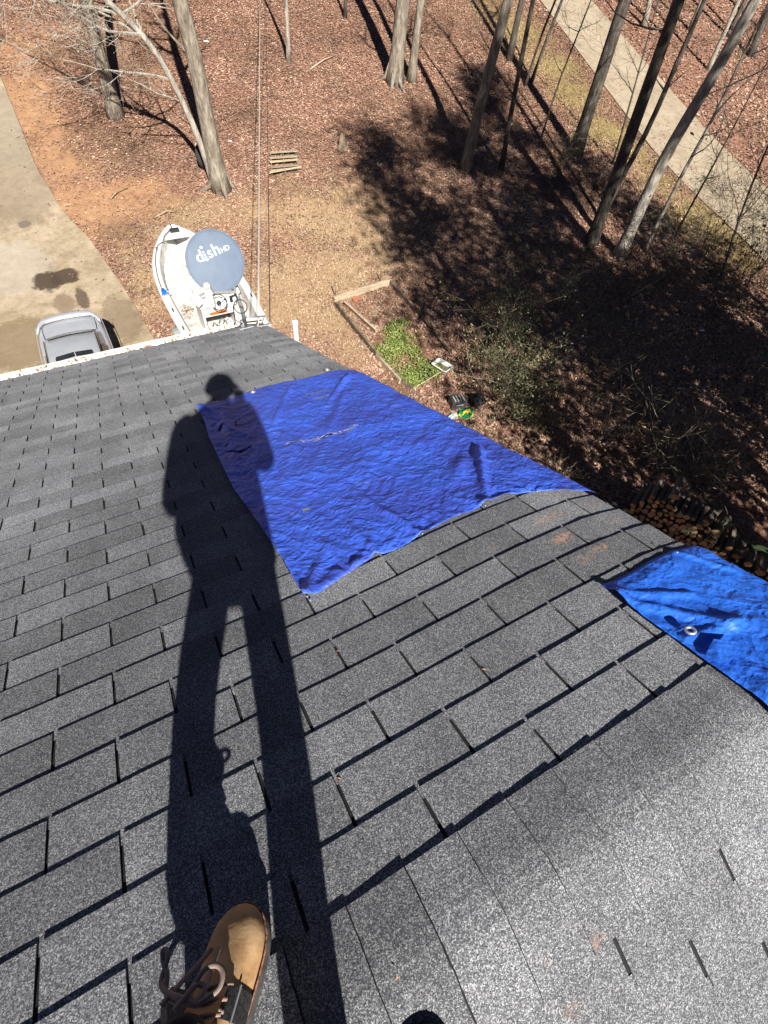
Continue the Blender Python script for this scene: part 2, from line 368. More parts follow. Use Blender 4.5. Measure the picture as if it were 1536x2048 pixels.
for a, b in zip(cuts[:-1], cuts[1:]): slab('concrete_slab', road_l, road_r, a + .012, b - .012, M_road, rd)

# ------------------------------------------------------------------ the house
house = thing('house', 'house with grey three-tab asphalt shingle roof and white leaf-filled gutter', 'house', (-3.5, 0, -7.4))
HX0 = -9.0
tabs_near, tabs_far = [], []
def tab_geo(F, x0, x1, tu, tb, lift, thick=.0050, nseg=3, jag=.0012):
    xs = np.linspace(x0, x1, nseg + 1); V = []
    for i, x in enumerate(xs):
        l = lift + rnd.uniform(-.0006, .0006); tj = tb + rnd.uniform(-jag, jag); tu_ = tu - .022
        V += [F(x, tu_, .0006), F(x, tj - .02, thick * .86 + l), F(x, tj, thick + l), F(x, tj, .0004 + l * .6)]
    Fc = []
    for i in range(nseg):
        a, b = i * 4, (i + 1) * 4
        for r in range(3): Fc.append((a + r, a + r + 1, b + r + 1, b + r))
    Fc += [(3, 2, 1, 0), tuple(nseg * 4 + k for k in range(4))]
    return V, Fc
roof_front = MB()
def deck(F, t0, t1):
    xs = np.concatenate([[HX0, -6, -3, 0], np.arange(.3, RAKE_X + .02, .1)]); ts = np.linspace(t0, t1, 24); V = [F(x, t, -.0015) for t in ts for x in xs]; n = len(xs)
    Fc = [(j * n + i, (j + 1) * n + i, (j + 1) * n + i + 1, j * n + i + 1) for j in range(len(ts) - 1) for i in range(n - 1)]
    return V, Fc
V, Fc = deck(F1, RIDGE_T + .07, EAVE_T); front = MB().add(V, Fc).build('front_roof_slope', M_shade_felt, house)  # black deck under the tabs stands in for shadowed granules in the slots
V, Fc = deck(F2, .07, 5.4); rear = MB().add(V, Fc).build('rear_roof_slope', M_shade_felt, house)
TABS = []
EXP, TW = .127, .305
for c in range(-41, 4):
    tb, tu = (1 - c) * EXP, -c * EXP
    tb = min(tb, EAVE_T + .015)
    s = ((c % 2) * .5) - 30
    for k in range(0, 38):
        a, b = (s + k) * TW, (s + k + 1) * TW
        if a > RAKE_X or b < HX0: continue
        gap = rnd.uniform(.0034, .0052)
        x0, x1 = max(a + gap, HX0), min(b - gap, RAKE_X + .025)
        if x1 - x0 < .02: continue
        near = max(0, 1 - (c + 41) / 60)
        lift = rnd.uniform(0, .0012) + (.0016 if c > -4 else 0) + .0035 * max(0, (x0 - .7)) * max(0, (c + 10) / 13.) * rnd.uniform(.4, 1)
        ctr = np.array(F1((x0 + x1) / 2, tu, 0)); v = RW @ (ctr - CAM); ppx = 768 + FPX * v[0] / v[2] if v[2] > 0 else 1e9; ppy = 1024 + FPX * v[1] / v[2] if v[2] > 0 else 1e9
        vis = -250 < ppx < 1750 and 550 < ppy < 2250
        hid = .86 < (x0 + x1) / 2 and .60 < (tb + tu) / 2 < 2.55     # under the tarp
        TABS.append((np.linalg.norm(ctr - CAM) + (0 if vis and not hid else 100), F1, x0, x1, tu, tb, lift, front))
for r in range(0, 30):
    tu, tb = .152 + (r - 1) * .10 + .098 - .1 + .1, .152 + r * .10 + .098
    tu = .05 if r == 0 else tu
    s = .96 + (r % 2) * .147 - 36 * .3
    for k in range(0, 41):
        a, b = s + k * .3, s + (k + 1) * .3
        if a > RAKE_X or b < HX0: continue
        x0, x1 = max(a + .0045, HX0), min(b - .0045, RAKE_X + .025)
        if x1 - x0 < .02: continue
        ctr = np.array(F2((x0 + x1) / 2, tb, 0)); vis = (x1 > .4 and tb < .75)
        TABS.append((np.linalg.norm(ctr - CAM) + (0 if vis else 100), F2, x0, x1, tu, tb, rnd.uniform(0, .001), rear))
TABS.sort(key=lambda q: q[0])
for q in TABS[:298]:
    V, Fc = tab_geo(*q[1:7]); MB().add(V, Fc).build('shingle', M_shingle, q[7])
for nm, par in (('distant_shingles', front), ('rear_shingles', rear)):
    mb = MB()
    for q in TABS[298:]:
        if q[7] is par:
            V, Fc = tab_geo(*q[1:7], nseg=2); mb.add(V, Fc)
    tag(mb.build(nm, M_shingle, par), kind='stuff')
# ridge caps, each lapped over the next
def cap_profile(d, lift):
    pts = []
    for q in np.linspace(-.15, .153, 13):
        r = .075; e = .012 * max(0, 1 - abs(q) / r) ** 2       # the bend is rounded
        if q < 0:
            h = lift + (.002 * max(0, (-q - .09) / .06)); p = F1(0, RIDGE_T - q, h); p = (0, p[1], p[2] - e)
        else: p = F2(0, q, lift); p = (0, p[1], p[2] - e)
        pts.append(p)
    return pts
x = .535 - 40 * .1245
while x < RAKE_X:
    x0, x1 = x - .03, min(x + .1245, RAKE_X + .02)
    la, lb = .0050, .0085 + rnd.uniform(0, .0015)
    A, B, B2 = cap_profile(0, la), cap_profile(0, lb), cap_profile(0, lb - .006); V = []
    for P, xx in ((A, x0), (B, x1), (B2, x1)):
        for p in P: V.append((xx + rnd.uniform(-.0012, .0012), p[1] + rnd.uniform(-.0006, .0006), p[2] + droop(xx)))
    n = 13; A2 = cap_profile(0, la - .005); 
    for p in A2: V.append((x0, p[1], p[2] + droop(x0)))
    Fc = [(j, n + j, n + j + 1, j + 1) for j in range(n - 1)] + [(n + j, 2 * n + j, 2 * n + j + 1, n + j + 1) for j in range(n - 1)]
    Fc += [(0, 3 * n, 2 * n, n), (n - 1, 2 * n - 1, 3 * n - 1, 4 * n - 1)]
    for j in range(2 * n, 3 * n): V[j] = (V[j][0] + .0060, V[j][1], V[j][2] - .001)
    for j in (3 * n - 1, 4 * n - 1): V[j] = (V[j][0], V[j][1] - .004 * CA, V[j][2] - .004 * SA)
    co = MB().add(V, Fc).build('ridge_cap', M_shingle, house); co.data.materials.append(M_shade_felt); x += .1245
    for j in range(n - 1, 2 * n - 2): co.data.polygons[j].material_index = 1  # asphalt cap ends as widened black strips, painting in the seam shadow
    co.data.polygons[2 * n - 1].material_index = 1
# fascia, gutter, rake boards, walls
ey, ez = F1(0, EAVE_T, 0)[1:]
MB().box(((HX0 + RAKE_X - .03) / 2, ey - .035, ez - .12), (RAKE_X - .03 - HX0, .022, .19)).build('fascia_board', M_white, house)
mb = MB(); prof = [(-.012, .0), (-.012, -.105), (.03, -.115), (.085, -.11), (.10, -.06), (.118, -.03), (.118, .012), (.108, .012), (.108, -.024), (.090, -.055), (.078, -.10), (.03, -.105), (-.004, -.097), (-.004, .0)]
rings = [[(xx, ey + .005 + a, ez - .02 + b) for a, b in prof] for xx in (HX0, -5, -2, 0, RAKE_X - .05, RAKE_X + .04)]
mb.loft(rings); gut = mb.build('gutter', M_gutter, house)
for xx in np.arange(-2.2, 1.9, .61):
    MB().tube([(xx, ey - .01, ez - .014), (xx, ey + .118, ez - .016)], .004, 6).build('gutter_hanger', M_alu, gut)
for F, t1 in ((F1, EAVE_T - .02), (F2, 5.3)):
    mb = MB(); ts = np.linspace(RIDGE_T if F is F1 else 0, t1, 12); R = []
    for t in ts:
        e = np.array(F(RAKE_X - .012, t, -.006)); R.append([(e[0], e[1], e[2]), (e[0] + .02, e[1], e[2]), (e[0] + .02, e[1], e[2] - .17), (e[0], e[1], e[2] - .17)])
    mb.loft(R).build('rake_board', M_white, house)
wx = RAKE_X - .28; wy0, wy1 = F2(0, 5.2, 0)[1], ey - .35
mb = MB(); wz = F1(0, EAVE_T, 0)[2] - .25
mb.add([(wx, wy0, -7.4), (wx, wy1, -7.4), (wx, wy1, wz), (wx, PEAK[1], PEAK[2] - .12), (wx, wy0, wz)], [(0, 1, 2, 3, 4)])
mb.add([(HX0 + .3, wy1, -7.4), (wx, wy1, -7.4), (wx, wy1, wz), (HX0 + .3, wy1, wz)], [(0, 3, 2, 1)])
mb.add([(HX0 + .3, wy0, -7.4), (wx, wy0, -7.4), (wx, wy0, wz), (HX0 + .3, wy0, wz)], [(0, 1, 2, 3)])
mb.add([(HX0 + .3, wy0, -7.4), (HX0 + .3, wy1, -7.4), (HX0 + .3, wy1, wz), (HX0 + .3, PEAK[1], PEAK[2] - .12), (HX0 + .3, wy0, wz)], [(4, 3, 2, 1, 0)])
walls = mb.build('wall', M_siding, house)
MB().box(((HX0 + RAKE_X) / 2, ey - .19, ez - .24), (RAKE_X - HX0 - .1, .30, .012)).build('soffit', M_white, house)

# ------------------------------------------------------------------ leaves: one colour table for all fallen leaves
LEAFC = (lambda c: (c * .82 + .18 * c.mean(1, keepdims=True)) * np.array([1.08, 1.14, 1.10]))(np.array([[.38, .20, .135], [.27, .13, .092], [.43, .26, .18], [.22, .112, .082], [.33, .165, .11], [.46, .30, .21], [.41, .23, .155], [.23, .112, .08]]))
def leaf_material(name):
    n = N(name); return n.out(n.mix(.35, n.attr('col'), n.ramp(n.noise(60, 3), [(.3, (.6, .6, .6)), (.7, (1.2, 1.2, 1.2))]), 'MULTIPLY'), .75, 0, None, .3)
M_leaf = leaf_material('dry_leaf')
def leaf_quads(P, size, tilt=.5, r=rng):
    n = len(P); a = r.uniform(0, 2 * np.pi, n); e = np.stack([np.cos(a), np.sin(a), r.normal(0, tilt, n)], -1); e /= np.linalg.norm(e, axis=1)[:, None]
    up = np.stack([r.normal(0, tilt, n), r.normal(0, tilt, n), np.ones(n)], -1); s = np.cross(up, e); s /= np.linalg.norm(s, axis=1)[:, None]; nn = np.cross(e, s)
    L_, W_ = size * r.uniform(.6, 1.3, n), size * r.uniform(.35, .65, n); c = r.uniform(-.1, .35, n)
    return np.stack([P - e * (L_ / 2)[:, None], P + s * (W_ / 2)[:, None] + nn * (c * W_)[:, None], P + e * (L_ / 2)[:, None], P - s * (W_ / 2)[:, None] + nn * (c * W_)[:, None]], 1)
def leaf_cols(n, r=rng, v=.15):
    return np.clip(LEAFC[r.integers(0, len(LEAFC), n)] * r.uniform(1 - v, 1 + v, (n, 1)), 0, 1)
# in the gutter
n = 520; P = np.stack([rng.uniform(-2.6, RAKE_X - .2, n), ey + .05 + rng.uniform(-.05, .055, n), ez - .055 + rng.uniform(-.03, .055, n)], -1)
keep = (vnoise(P[:, 0], P[:, 0] * 0, 3.1, 2) > -.25) | (P[:, 0] > 1.1); P = P[keep]
gl = quads('gutter_leaves', leaf_quads(P, .045, .6), M_leaf, leaf_cols(len(P)) * 1.25, gut); tag(gl, kind='stuff')

# ------------------------------------------------------------------ tarpaulins
def tarp_material(name, base, dark, light, bd):
    n = N(name)
    wp = n.new('ShaderNodeTexNoise'); wp.inputs['Scale'].default_value = 9; wp.inputs['Detail'].default_value = 4; n.t.links.new(n.tc.outputs['Object'], wp.inputs['Vector'])
    va = n.new('ShaderNodeVectorMath', operation='MULTIPLY_ADD'); n.t.links.new(wp.outputs['Color'], va.inputs[0]); va.inputs[1].default_value = (.16, .16, .16); n.t.links.new(n.tc.outputs['Object'], va.inputs[2])
    def fac(sc, st):
        v = n.new('ShaderNodeTexVoronoi'); v.inputs['Scale'].default_value = sc; mp = n.new('ShaderNodeMapping'); mp.inputs['Scale'].default_value = st; n.t.links.new(va.outputs[0], mp.inputs['Vector']); n.t.links.new(mp.outputs[0], v.inputs['Vector']); return v.outputs['Distance']
    cr = n.math('ADD', n.math('MULTIPLY', fac(17, (1, .75, .75)), .6), n.math('MULTIPLY', fac(44, (.8, 1, 1)), .36)); cr2 = n.noise(95, 4, .6, dist=.6); big = n.noise(2.6, 5, .6, dist=.8)
    col = n.mix(n.rng(big, .42, .60, 0, .85), base, dark)
    col = n.mix(n.rng(n.noise(7, 6, .7), .60, .74, 0, .45), col, light)
    w = n.attr('wear', 'Fac'); col = n.mix(n.math('MULTIPLY', n.rng(w, .2, .7, 0, 1), n.rng(n.noise(55, 6, .8), .48, .6, 0, 1)), col, (.62, .62, .66, 1))
    wv = n.new('ShaderNodeTexWave'); wv.inputs['Scale'].default_value = 160; n.t.links.new(n.tc.outputs['Object'], wv.inputs['Vector'])
    h = n.math('ADD', n.math('MULTIPLY', cr, 1.0), n.math('MULTIPLY', cr2, .12)); nm = n.bump(h, .85, bd); nm = n.bump(wv.outputs['Fac'], .05, .002, nm)
    return n.out(col, n.rng(cr2, .3, .7, .42, .62), 0, nm, .4)
M_tarp1 = tarp_material('tarp_ultramarine', (.050, .135, .74, 1), (.046, .082, .48, 1), (.12, .27, .90, 1), .014)
M_tarp2 = tarp_material('tarp_bright_blue', (.024, .150, .72, 1), (.020, .110, .58, 1), (.07, .26, .85, 1), .010)
M_tarpback = PM('tarp_underside', [(.3, (.02, .02, .05)), (.7, (.03, .03, .09))], 20, rough=.6)
def seg_d(x, y, a, b):
    a, b = np.array(a), np.array(b); d = b - a; u = np.clip(((x - a[0]) * d[0] + (y - a[1]) * d[1]) / (d @ d), 0, 1)
    return np.hypot(x - a[0] - u * d[0], y - a[1] - u * d[1]), u
def tarp_mesh(name, S, T, H, mat, parent, frame_fn, wear=None, holes=None):
    ny_, nx_ = S.shape; V = [frame_fn(s, t, h) for s, t, h in zip(S.ravel(), T.ravel(), H.ravel())]
    F = []
    for j in range(ny_ - 1):
        for i in range(nx_ - 1):
            if holes is not None and holes[j, i]: continue
            F.append((j * nx_ + i, j * nx_ + i + 1, (j + 1) * nx_ + i + 1, (j + 1) * nx_ + i))
    me = bpy.data.meshes.new(name); me.from_pydata([tuple(map(float, v)) for v in V], [], F); me.materials.append(mat)
    at = me.attributes.new('wear', 'FLOAT', 'POINT'); at.data.foreach_set('value', (wear if wear is not None else np.zeros(S.shape)).astype(np.float32).ravel())
    me.polygons.foreach_set('use_smooth', [True] * len(F)); me.update(); o = link(name, me, parent)
    so = o.modifiers.new('thickness', 'SOLIDIFY'); so.thickness = .0008; so.offset = -1
    return o
def over_rake(F):
    def g(s, t, h):
        ex = RAKE_X + .02; r = .04
        if s <= ex: return F(s, t, h)
        a = min((s - ex) / r, math.pi / 2); rest = max(0, (s - ex) - r * math.pi / 2)
        p = np.array(F(ex, t, 0)); nn = np.array(F(ex, t, 1.0)) - p; dn = np.array([0, 0, -1.0])
        q = p + np.array([1, 0, 0]) * ((r + h) * math.sin(a)) + nn * ((r + h) * math.cos(a) - r) + dn * rest
        return tuple(q)
    return g
def pl(pts, u):                                   # point on a polyline given as (u, x, t)
    P = np.array(pts); return np.interp(u, P[:, 0], P[:, 1]), np.interp(u, P[:, 0], P[:, 2])
NXT, NYT = 190, 230
farE = [slope_at(*q) for q in ((398, 824), (425, 808), (470, 797), (520, 778), (560, 768), (620, 757), (668, 742), (712, 737))]
nearE = [slope_at(*q) for q in ((612, 1206), (640, 1196), (700, 1155), (722, 1142), (752, 1122), (790, 1112), (846, 1082), (905, 1052), (971, 1028), (1010, 1006), (1070, 996), (1152, 994))]
leftE = [slope_at(*q) for q in ((398, 824), (412, 850), (420, 880), (446, 935), (470, 985), (500, 1025), (545, 1092), (570, 1130), (612, 1206))]
def param(P):
    P = np.array(P); d = np.concatenate([[0], np.cumsum(np.hypot(*np.diff(P, axis=0).T))]); return np.column_stack([d / d[-1], P])
farP, nearP, leftP = param(farE), param(nearE), param(leftE)
U, Vv = np.meshgrid(np.linspace(0, 1, NXT), np.linspace(0, 1, NYT))
fx, ft = pl(farP, U); nx2, nt2 = pl(nearP, U); lx, lt = pl(leftP, Vv)
A0, B0 = np.array(farE[0]), np.array(nearE[0]); ex = A0[0] + (B0[0] - A0[0]) * Vv; et = A0[1] + (B0[1] - A0[1]) * Vv
S = fx + (nx2 - fx) * Vv + (lx - ex) * (1 - U) ** 2; T = ft + (nt2 - ft) * Vv + (lt - et) * (1 - U) ** 2
S = np.where(U > .8, S + (U - .8) / .2 * .10, S)     # the last strip hangs over the gable edge
H = .005 + .012 * (vnoise(S, T, 3.6, 1.0) + .4) * np.minimum(1, np.minimum(U, Vv) * 12 + .25)
rd_ = 1 - np.abs(vnoise(S + .10 * vnoise(S, T, 4, 7), T, 9.0, 4.0)) * 2; H += .007 * np.clip(rd_ - .5, 0, 1)
rd2 = 1 - np.abs(vnoise(S * .7 + T * .35, T - S * .35, 27.0, 14.0)) * 2; H += .0030 * np.clip(rd2 - .35, 0, 1)
H += .0012 * vnoise(S, T, 46, 21.) + .010 * np.exp(-(U / .03) ** 2)
for (a, b, hgt, wd) in (((585, 775), (545, 860), .018, .018), ((700, 752), (650, 815), .022, .022), ((958, 900), (973, 1022), .028, .016), ((925, 930), (905, 985), .012, .03), ((690, 790), (600, 1010), .010, .03), ((845, 1082), (700, 985), .012, .018),
                        ((612, 1200), (660, 1090), .014, .02), ((612, 1200), (760, 1110), .010, .02), ((752, 1120), (700, 1060), .012, .016), ((971, 1028), (1060, 985), .014, .02), ((450, 830), (480, 950), .016, .03), ((430, 850), (530, 890), .014, .025), ((971, 1028), (900, 1010), .010, .02), ((590, 890), (560, 1000), .01, .03), ((800, 800), (860, 820), .012, .03), ((880, 850), (950, 890), .012, .03)):
    d, u = seg_d(S, T, slope_at(*a), slope_at(*b)); H += hgt * np.exp(-(d / wd) ** 2) * np.clip(1.25 - u, 0, 1)
for q in nearE[2:11:2]:
    d = np.hypot(S - q[0], T - q[1]); an = np.arctan2(T - q[1], S - q[0]); H += .009 * np.clip(np.cos(7 * an + q[0] * 9), 0, 1) * np.exp(-d / .12) * np.clip(d / .03, 0, 1)
d = np.hypot(S - farE[0][0], T - farE[0][1]); H += .035 * np.exp(-(d / .10) ** 2)
H = np.maximum(H, .0045)
wear = np.zeros_like(S)
for a, b, w in (((575, 892), (630, 880), .018), ((630, 880), (700, 866), .022), ((700, 866), (712, 858), .015)):
    d, u = seg_d(S, T, slope_at(*a), slope_at(*b)); wear = np.maximum(wear, np.exp(-(d / w) ** 2))
holes = np.zeros((NYT - 1, NXT - 1), bool); Sc, Tc = S[:-1, :-1], T[:-1, :-1]
for a, b, w in (((455, 908), (480, 910), .007), ((480, 910), (503, 898), .010), ((438, 866), (452, 852), .010), ((470, 846), (478, 840), .006), ((470, 846), (472, 858), .005), ((500, 882), (513, 879), .006), ((452, 897), (458, 893), .006), ((640, 878), (662, 872), .006)):
    d, u = seg_d(Sc, Tc, slope_at(*a), slope_at(*b)); holes |= d < w * (1 + .8 * vnoise(Sc, Tc, 60, 2.))
tp = thing('blue_tarp', 'large torn dark blue tarp spread over the shingles down to the gable edge', 'tarp', F1(1.4, 1.5, 0))
tarp_mesh('sheet', S, T, H, M_tarp1, tp, over_rake(F1), wear, holes)
def grommet(F, x, t, h, parent, R=.012, mat=None):
    c = np.array(F(x, t, h)); nn = np.array(F(x, t, h + 1)) - c
    MB().torus(c + nn * .001, R, .0042, nn, 20, 6).build('grommet', mat or M_alu, parent, True)
def nail(F, x, t, h, parent, r=.005):
    c = np.array(F(x, t, h)); nn = np.array(F(x, t, h + 1)) - c; M = np.eye(4); M[:3, :3] = frame(nn); M[:3, 3] = c
    MB().lathe([(.0008, -.006), (.0015, 0), (r, .0005), (r * .9, .0018), (.0005, .0022)], 10, M).build('nail', M_alu, parent, True)
for q in ((507, 788), (655, 743)): x, t = slope_at(*q); grommet(F1, x, t, .014, tp, .016)
for q in ((616, 1199), (700, 1152), (846, 1081), (971, 1026), (1074, 993), (622, 1206)): x, t = slope_at(*q); nail(F1, x, t, .012, tp)
# second tarp, over the ridge at the gable end
def FR(x, t, h):                                  # one frame across the ridge: t from -0.04 uphill (front slope) and down the rear
    if t > RIDGE_T + .05: return F1(x, t, h)
    if t < RIDGE_T - .05: return F2(x, RIDGE_T - t, h)
    u = (RIDGE_T + .05 - t) / .10; a, b = np.array(F1(x, t, h)), np.array(F2(x, RIDGE_T - t, h)); m = a * (1 - u) + b * u
    m[2] -= .006 * (1 - abs(2 * u - 1)); return tuple(m)
NX2, NY2 = 120, 200
U, Vv = np.meshgrid(np.linspace(0, 1, NX2), np.linspace(0, 1, NY2))
T = -.035 - Vv * 2.2; S = 1.543 + .012 * vnoise(T * 0, T, 3.0, 3) * np.minimum(1, Vv * 10) + U * (RAKE_X + .16 - 1.543)
T = T - .004 * np.sin(U * 9) * (1 - Vv) ** 8
H = .014 + .004 * vnoise(S, T, 6, 31) + .0016 * vnoise(S, T, 50, 3)
rd_ = 1 - np.abs(vnoise(S * .45, T, 11.0, 44.0)) * 2; H += .006 * np.clip(rd_ - .5, 0, 1)
rd_ = 1 - np.abs(vnoise(S * .6 + T * .3, T, 24.0, 4.0)) * 2; H += .004 * np.clip(rd_ - .45, 0, 1)
H += .007 * np.exp(-(Vv / .03) ** 2) * (.35 + .65 * np.clip(1 - U * 1.5, 0, 1)) + .008 * np.exp(-(U / .05) ** 2)
for (a, b, hgt, wd) in (((1225, 1205), (1380, 1200), .012, .012), ((1240, 1215), (1460, 1260), .010, .015), ((1370, 1290), (1480, 1250), .012, .012), ((1345, 1110), (1470, 1140), .010, .012)):
    d, u = seg_d(S, T, slope_at(*a), slope_at(*b)); H += hgt * np.exp(-(d / wd) ** 2)
tp2 = thing('blue_tarp', 'bright blue tarp with metal grommet laid over the ridge at the gable end', 'tarp', FR(1.75, RIDGE_T, 0))
H = np.maximum(H, .013) * np.clip(.6 + Vv / .05, .6, 1)
tarp_mesh('sheet', S, T, H, M_tarp2, tp2, over_rake(FR))
x, t = slope_at(1372, 1283); grommet(FR, x + .004, t, .036, tp2, .0115)
for q in ((1222, 1199), (1342, 1120), (1417, 1328)): x, t = slope_at(*q); nail(FR, x + .008, t - .008, .034, tp2, .004)
# the folded-back flap
x, t = slope_at(1436, 1322); c = np.array(FR(x, t, .030))
e1 = np.array(FR(x + .06, t, .034)) - np.array(FR(x, t, .034)); e2 = np.array(FR(x, t - .05, .034)) - np.array(FR(x, t, .034))
V = [c - e1 * .7 - e2 * .3, c + e1 * .3 - e2 * .75, c + e1 * 1.1 + e2 * .05, c + e1 * .1 + e2 * .55, c - e1 * .55 + e2 * .35]
V = [v + np.array([0, 0, z]) for v, z in zip(V, (.004, .01, .002, .004, .006))]
MB().add(V + [v - np.array([0, 0, .002]) for v in V], [(0, 1, 2, 3, 4), (9, 8, 7, 6, 5)] + [(k, k + 5, (k + 1) % 5 + 5, (k + 1) % 5) for k in range(5)]).build('flap', M_tarp2, tp2)

# ------------------------------------------------------------------ satellite dish on the eave
M_dish = PM('dish_paint', [(.3, (.105, .138, .195)), (.7, (.125, .163, .225))], 9, rough=.62, spec=.25)
M_lnb = PM('lnb_plastic', [(.3, (.30, .30, .295)), (.7, (.38, .38, .37))], 20, rough=.5)
M_dlogo = PM('logo_white', [(.3, (.78, .80, .80)), (.7, (.86, .87, .86))], 9, rough=.5)
M_dlogo2 = PM('logo_pale_green', [(.3, (.50, .62, .54)), (.7, (.56, .68, .60))], 9, rough=.5)
bx, bt = slope_at(492, 656); base = np.array(F1(bx, bt, .0))
sd = thing('satellite_dish', 'round grey satellite dish lettered dish HD on the eave above the boat', 'satellite dish', base)
dc = CAM + 5.55 * ray(430, 523)                   # centre of the reflector
nrm = CAM - dc; nrm /= np.linalg.norm(nrm)
right = RW[0]; downv = RW[1]
nrm = nrm - .16 * right - .12 * downv; nrm /= np.linalg.norm(nrm)
xa = right * math.cos(math.radians(24)) - downv * math.sin(math.radians(24)); xa = xa - (xa @ nrm) * nrm; xa /= np.linalg.norm(xa); ya = np.cross(nrm, xa)
RD = .333
def dish_pt(a, b, h=0.0):
    a, b = a * .81, b * .81
    r2 = a * a + b * b; return dc + xa * a + ya * b + nrm * (.52 * r2 - .045 + h)
mb = MB(); rings = [[dish_pt(r * math.cos(q), r * math.sin(q) * 1.02, h) for q in np.linspace(0, 2 * math.pi, 56, endpoint=False)] for r, h in ((.004, 0), (.08, 0), (.16, 0), (.24, 0), (.30, 0), (RD - .006, 0), (RD, .004), (RD + .004, 0), (RD, -.008), (.30, -.006), (.2, -.006), (.08, -.006), (.004, -.006))]
refl = mb.loft(rings).build('reflector', M_dish, sd, True)
def text_mesh(body, size, at, mat, parent, name, bold=0.0, shear=0.0, fn=dish_pt, sx=1.0):
    cu = bpy.data.curves.new('lettering', 'FONT'); cu.body = body; cu.size = size; cu.offset = bold; cu.shear = shear; cu.resolution_u = 4
    o = bpy.data.objects.new('lettering', cu); COL.objects.link(o); dg = bpy.context.evaluated_depsgraph_get(); me = bpy.data.meshes.new_from_object(o.evaluated_get(dg))
    bpy.data.objects.remove(o)
    for v in me.vertices: v.co = Vector(fn(at[0] + v.co.x * sx, at[1] + v.co.y, .0025))
    me.materials.clear(); me.materials.append(mat); me.name = name; return link(name, me, parent)
text_mesh('d', .18, (-.19, .06), M_dlogo, refl, 'letter', .0005); text_mesh('s', .17, (-.05, .06), M_dlogo, refl, 'letter', .0005); text_mesh('h', .18, (.022, .06), M_dlogo, refl, 'letter', .0005)
text_mesh('HD', .075, (.115, .06), M_dlogo2, refl, 'letter', .0005)
def disc_on(a, b, r, mat, name): MB().add([dish_pt(a + r * math.cos(q), b + r * math.sin(q), .003) for q in np.linspace(0, 2 * math.pi, 14, endpoint=False)], [tuple(range(14))]).build(name, mat, refl)
disc_on(-.078, .195, .014, M_dlogo, 'letter_dot')
for k, w in enumerate((.008, .011, .014, .017)):
    b0 = .150 - k * .029; P = [(-.080 - w + 2 * w * q, b0 - .010 * math.sin(q * math.pi)) for q in np.linspace(0, 1, 7)]
    MB().add([dish_pt(a, b + .006, .003) for a, b in P] + [dish_pt(a, b - .007, .003) for a, b in P], [(i, i + 7, i + 8, i + 1) for i in range(6)]).build('letter_wave', M_dlogo, refl)
# back bracket, mast, feed arm, LNB
bk = dish_pt(.02, -.20, -.02); mtop = CAM + 5.62 * ray(474, 590) - nrm * .02
MB().tube([base + np.array([0, 0, .02]), base + .55 * (mtop - base) + np.array([.01, 0, 0]), mtop, mtop + .12 * (bk - mtop)], [.022, .022, .022, .02], 12).build('mast', M_galv, sd, True)
MB().box((mtop + bk) / 2 - nrm * .05, (.11, .10, .16), np.array([xa, nrm, ya]).T).build('mount_bracket', M_galv, sd, bevel=.008)
lnbp = CAM + 5.12 * ray(408, 588)
arm0 = dish_pt(.07, -.33, -.02)
MB().tube([arm0, arm0 + .1 * nrm - .05 * ya, lnbp + .02 * xa + .02 * nrm], [.016, .017, .015], 6).build('feed_arm', M_lnb, sd, bevel=.003)
Rl = np.array([xa, ya, nrm]).T
MB().box(lnbp, (.16, .10, .08), Rl @ rz(.15)).build('lnb_housing', M_lnb, sd, bevel=.012)
MB().box(lnbp + xa * -.075 - ya * .025, (.09, .11, .07), Rl @ rz(.4)).build('lnb_housing', M_lnb, sd, bevel=.012)
lb = MB().box(lnbp - ya * .075 + xa * .005 + nrm * .015, (.11, .11, .05), Rl @ rz(-.25)).build('lnb_housing', M_lnb, sd, bevel=.01)
lw = lambda a, b, h: lnbp + xa * a + ya * b + nrm * (.043 + h)
text_mesh('dish', .036, (-.038, -.012), M_black, sd, 'lnb_lettering', .0008, fn=lw)
M = np.eye(4); M[:3, :3] = Rl; M[:3, 3] = lnbp + xa * .058 + ya * .045 + nrm * .02
MB().lathe([(.001, .03), (.026, .028), (.034, .02), (.036, .0), (.030, -.03), (.001, -.032)], 18, M).build('feed_horn', M_lnb, sd, True)
# foot plate and tripod struts
def plate(c, w, d, name, R): MB().box(c, (w, d, .006), R).build(name, M_galv, sd, bevel=.002)
RS = np.array([[1, 0, 0], [0, CA, SA], [0, -SA, CA]])
plate(base + np.array([0, 0, .008]), .16, .10, 'foot_plate', RS)
MB().tube([base + np.array([-.03, .0, .02]), base + np.array([-.03, -.01, .10])], .03, 8).build('mast_clamp', M_galv, sd, True)
for dx, dt in ((.16, -.02), (.235, .02)):
    f = np.array(F1(bx + dx, bt + dt, .006))
    mb = MB()
    for sx_ in (-.045, .045):
        for sy in (-.035, .035): mb.tube([f + np.array([sx_, sy, 0]), f + np.array([0, 0, .11])], .006, 5)
    mb.box(f + np.array([0, 0, .0]), (.12, .09, .005), RS); mb.build('strut_foot', M_alu, sd)
    MB().tube([f + np.array([0, 0, .11]), base + (mtop - base) * .35], .009, 6).build('strut', M_galv, sd, True)
ck = CAM + 5.35 * ray(481, 613)
MB().torus(ck, .062, .005, -ray(481, 613) + np.array([.2, 0, .2]), 28, 6).build('cable_loop', M_black, sd, True)
pth = [mtop - nrm * .02, (mtop + ck) / 2 + np.array([-.03, 0, -.03]), CAM + 5.4 * ray(466, 612), CAM + 5.6 * ray(470, 640), base + np.array([-.02, .0, .05]), base + np.array([.1, -.02, .04]), np.array(F1(bx + .2, bt - .06, .02))]
MB().tube(pth, .0045, 6).build('coax_cable', M_black, sd, True)
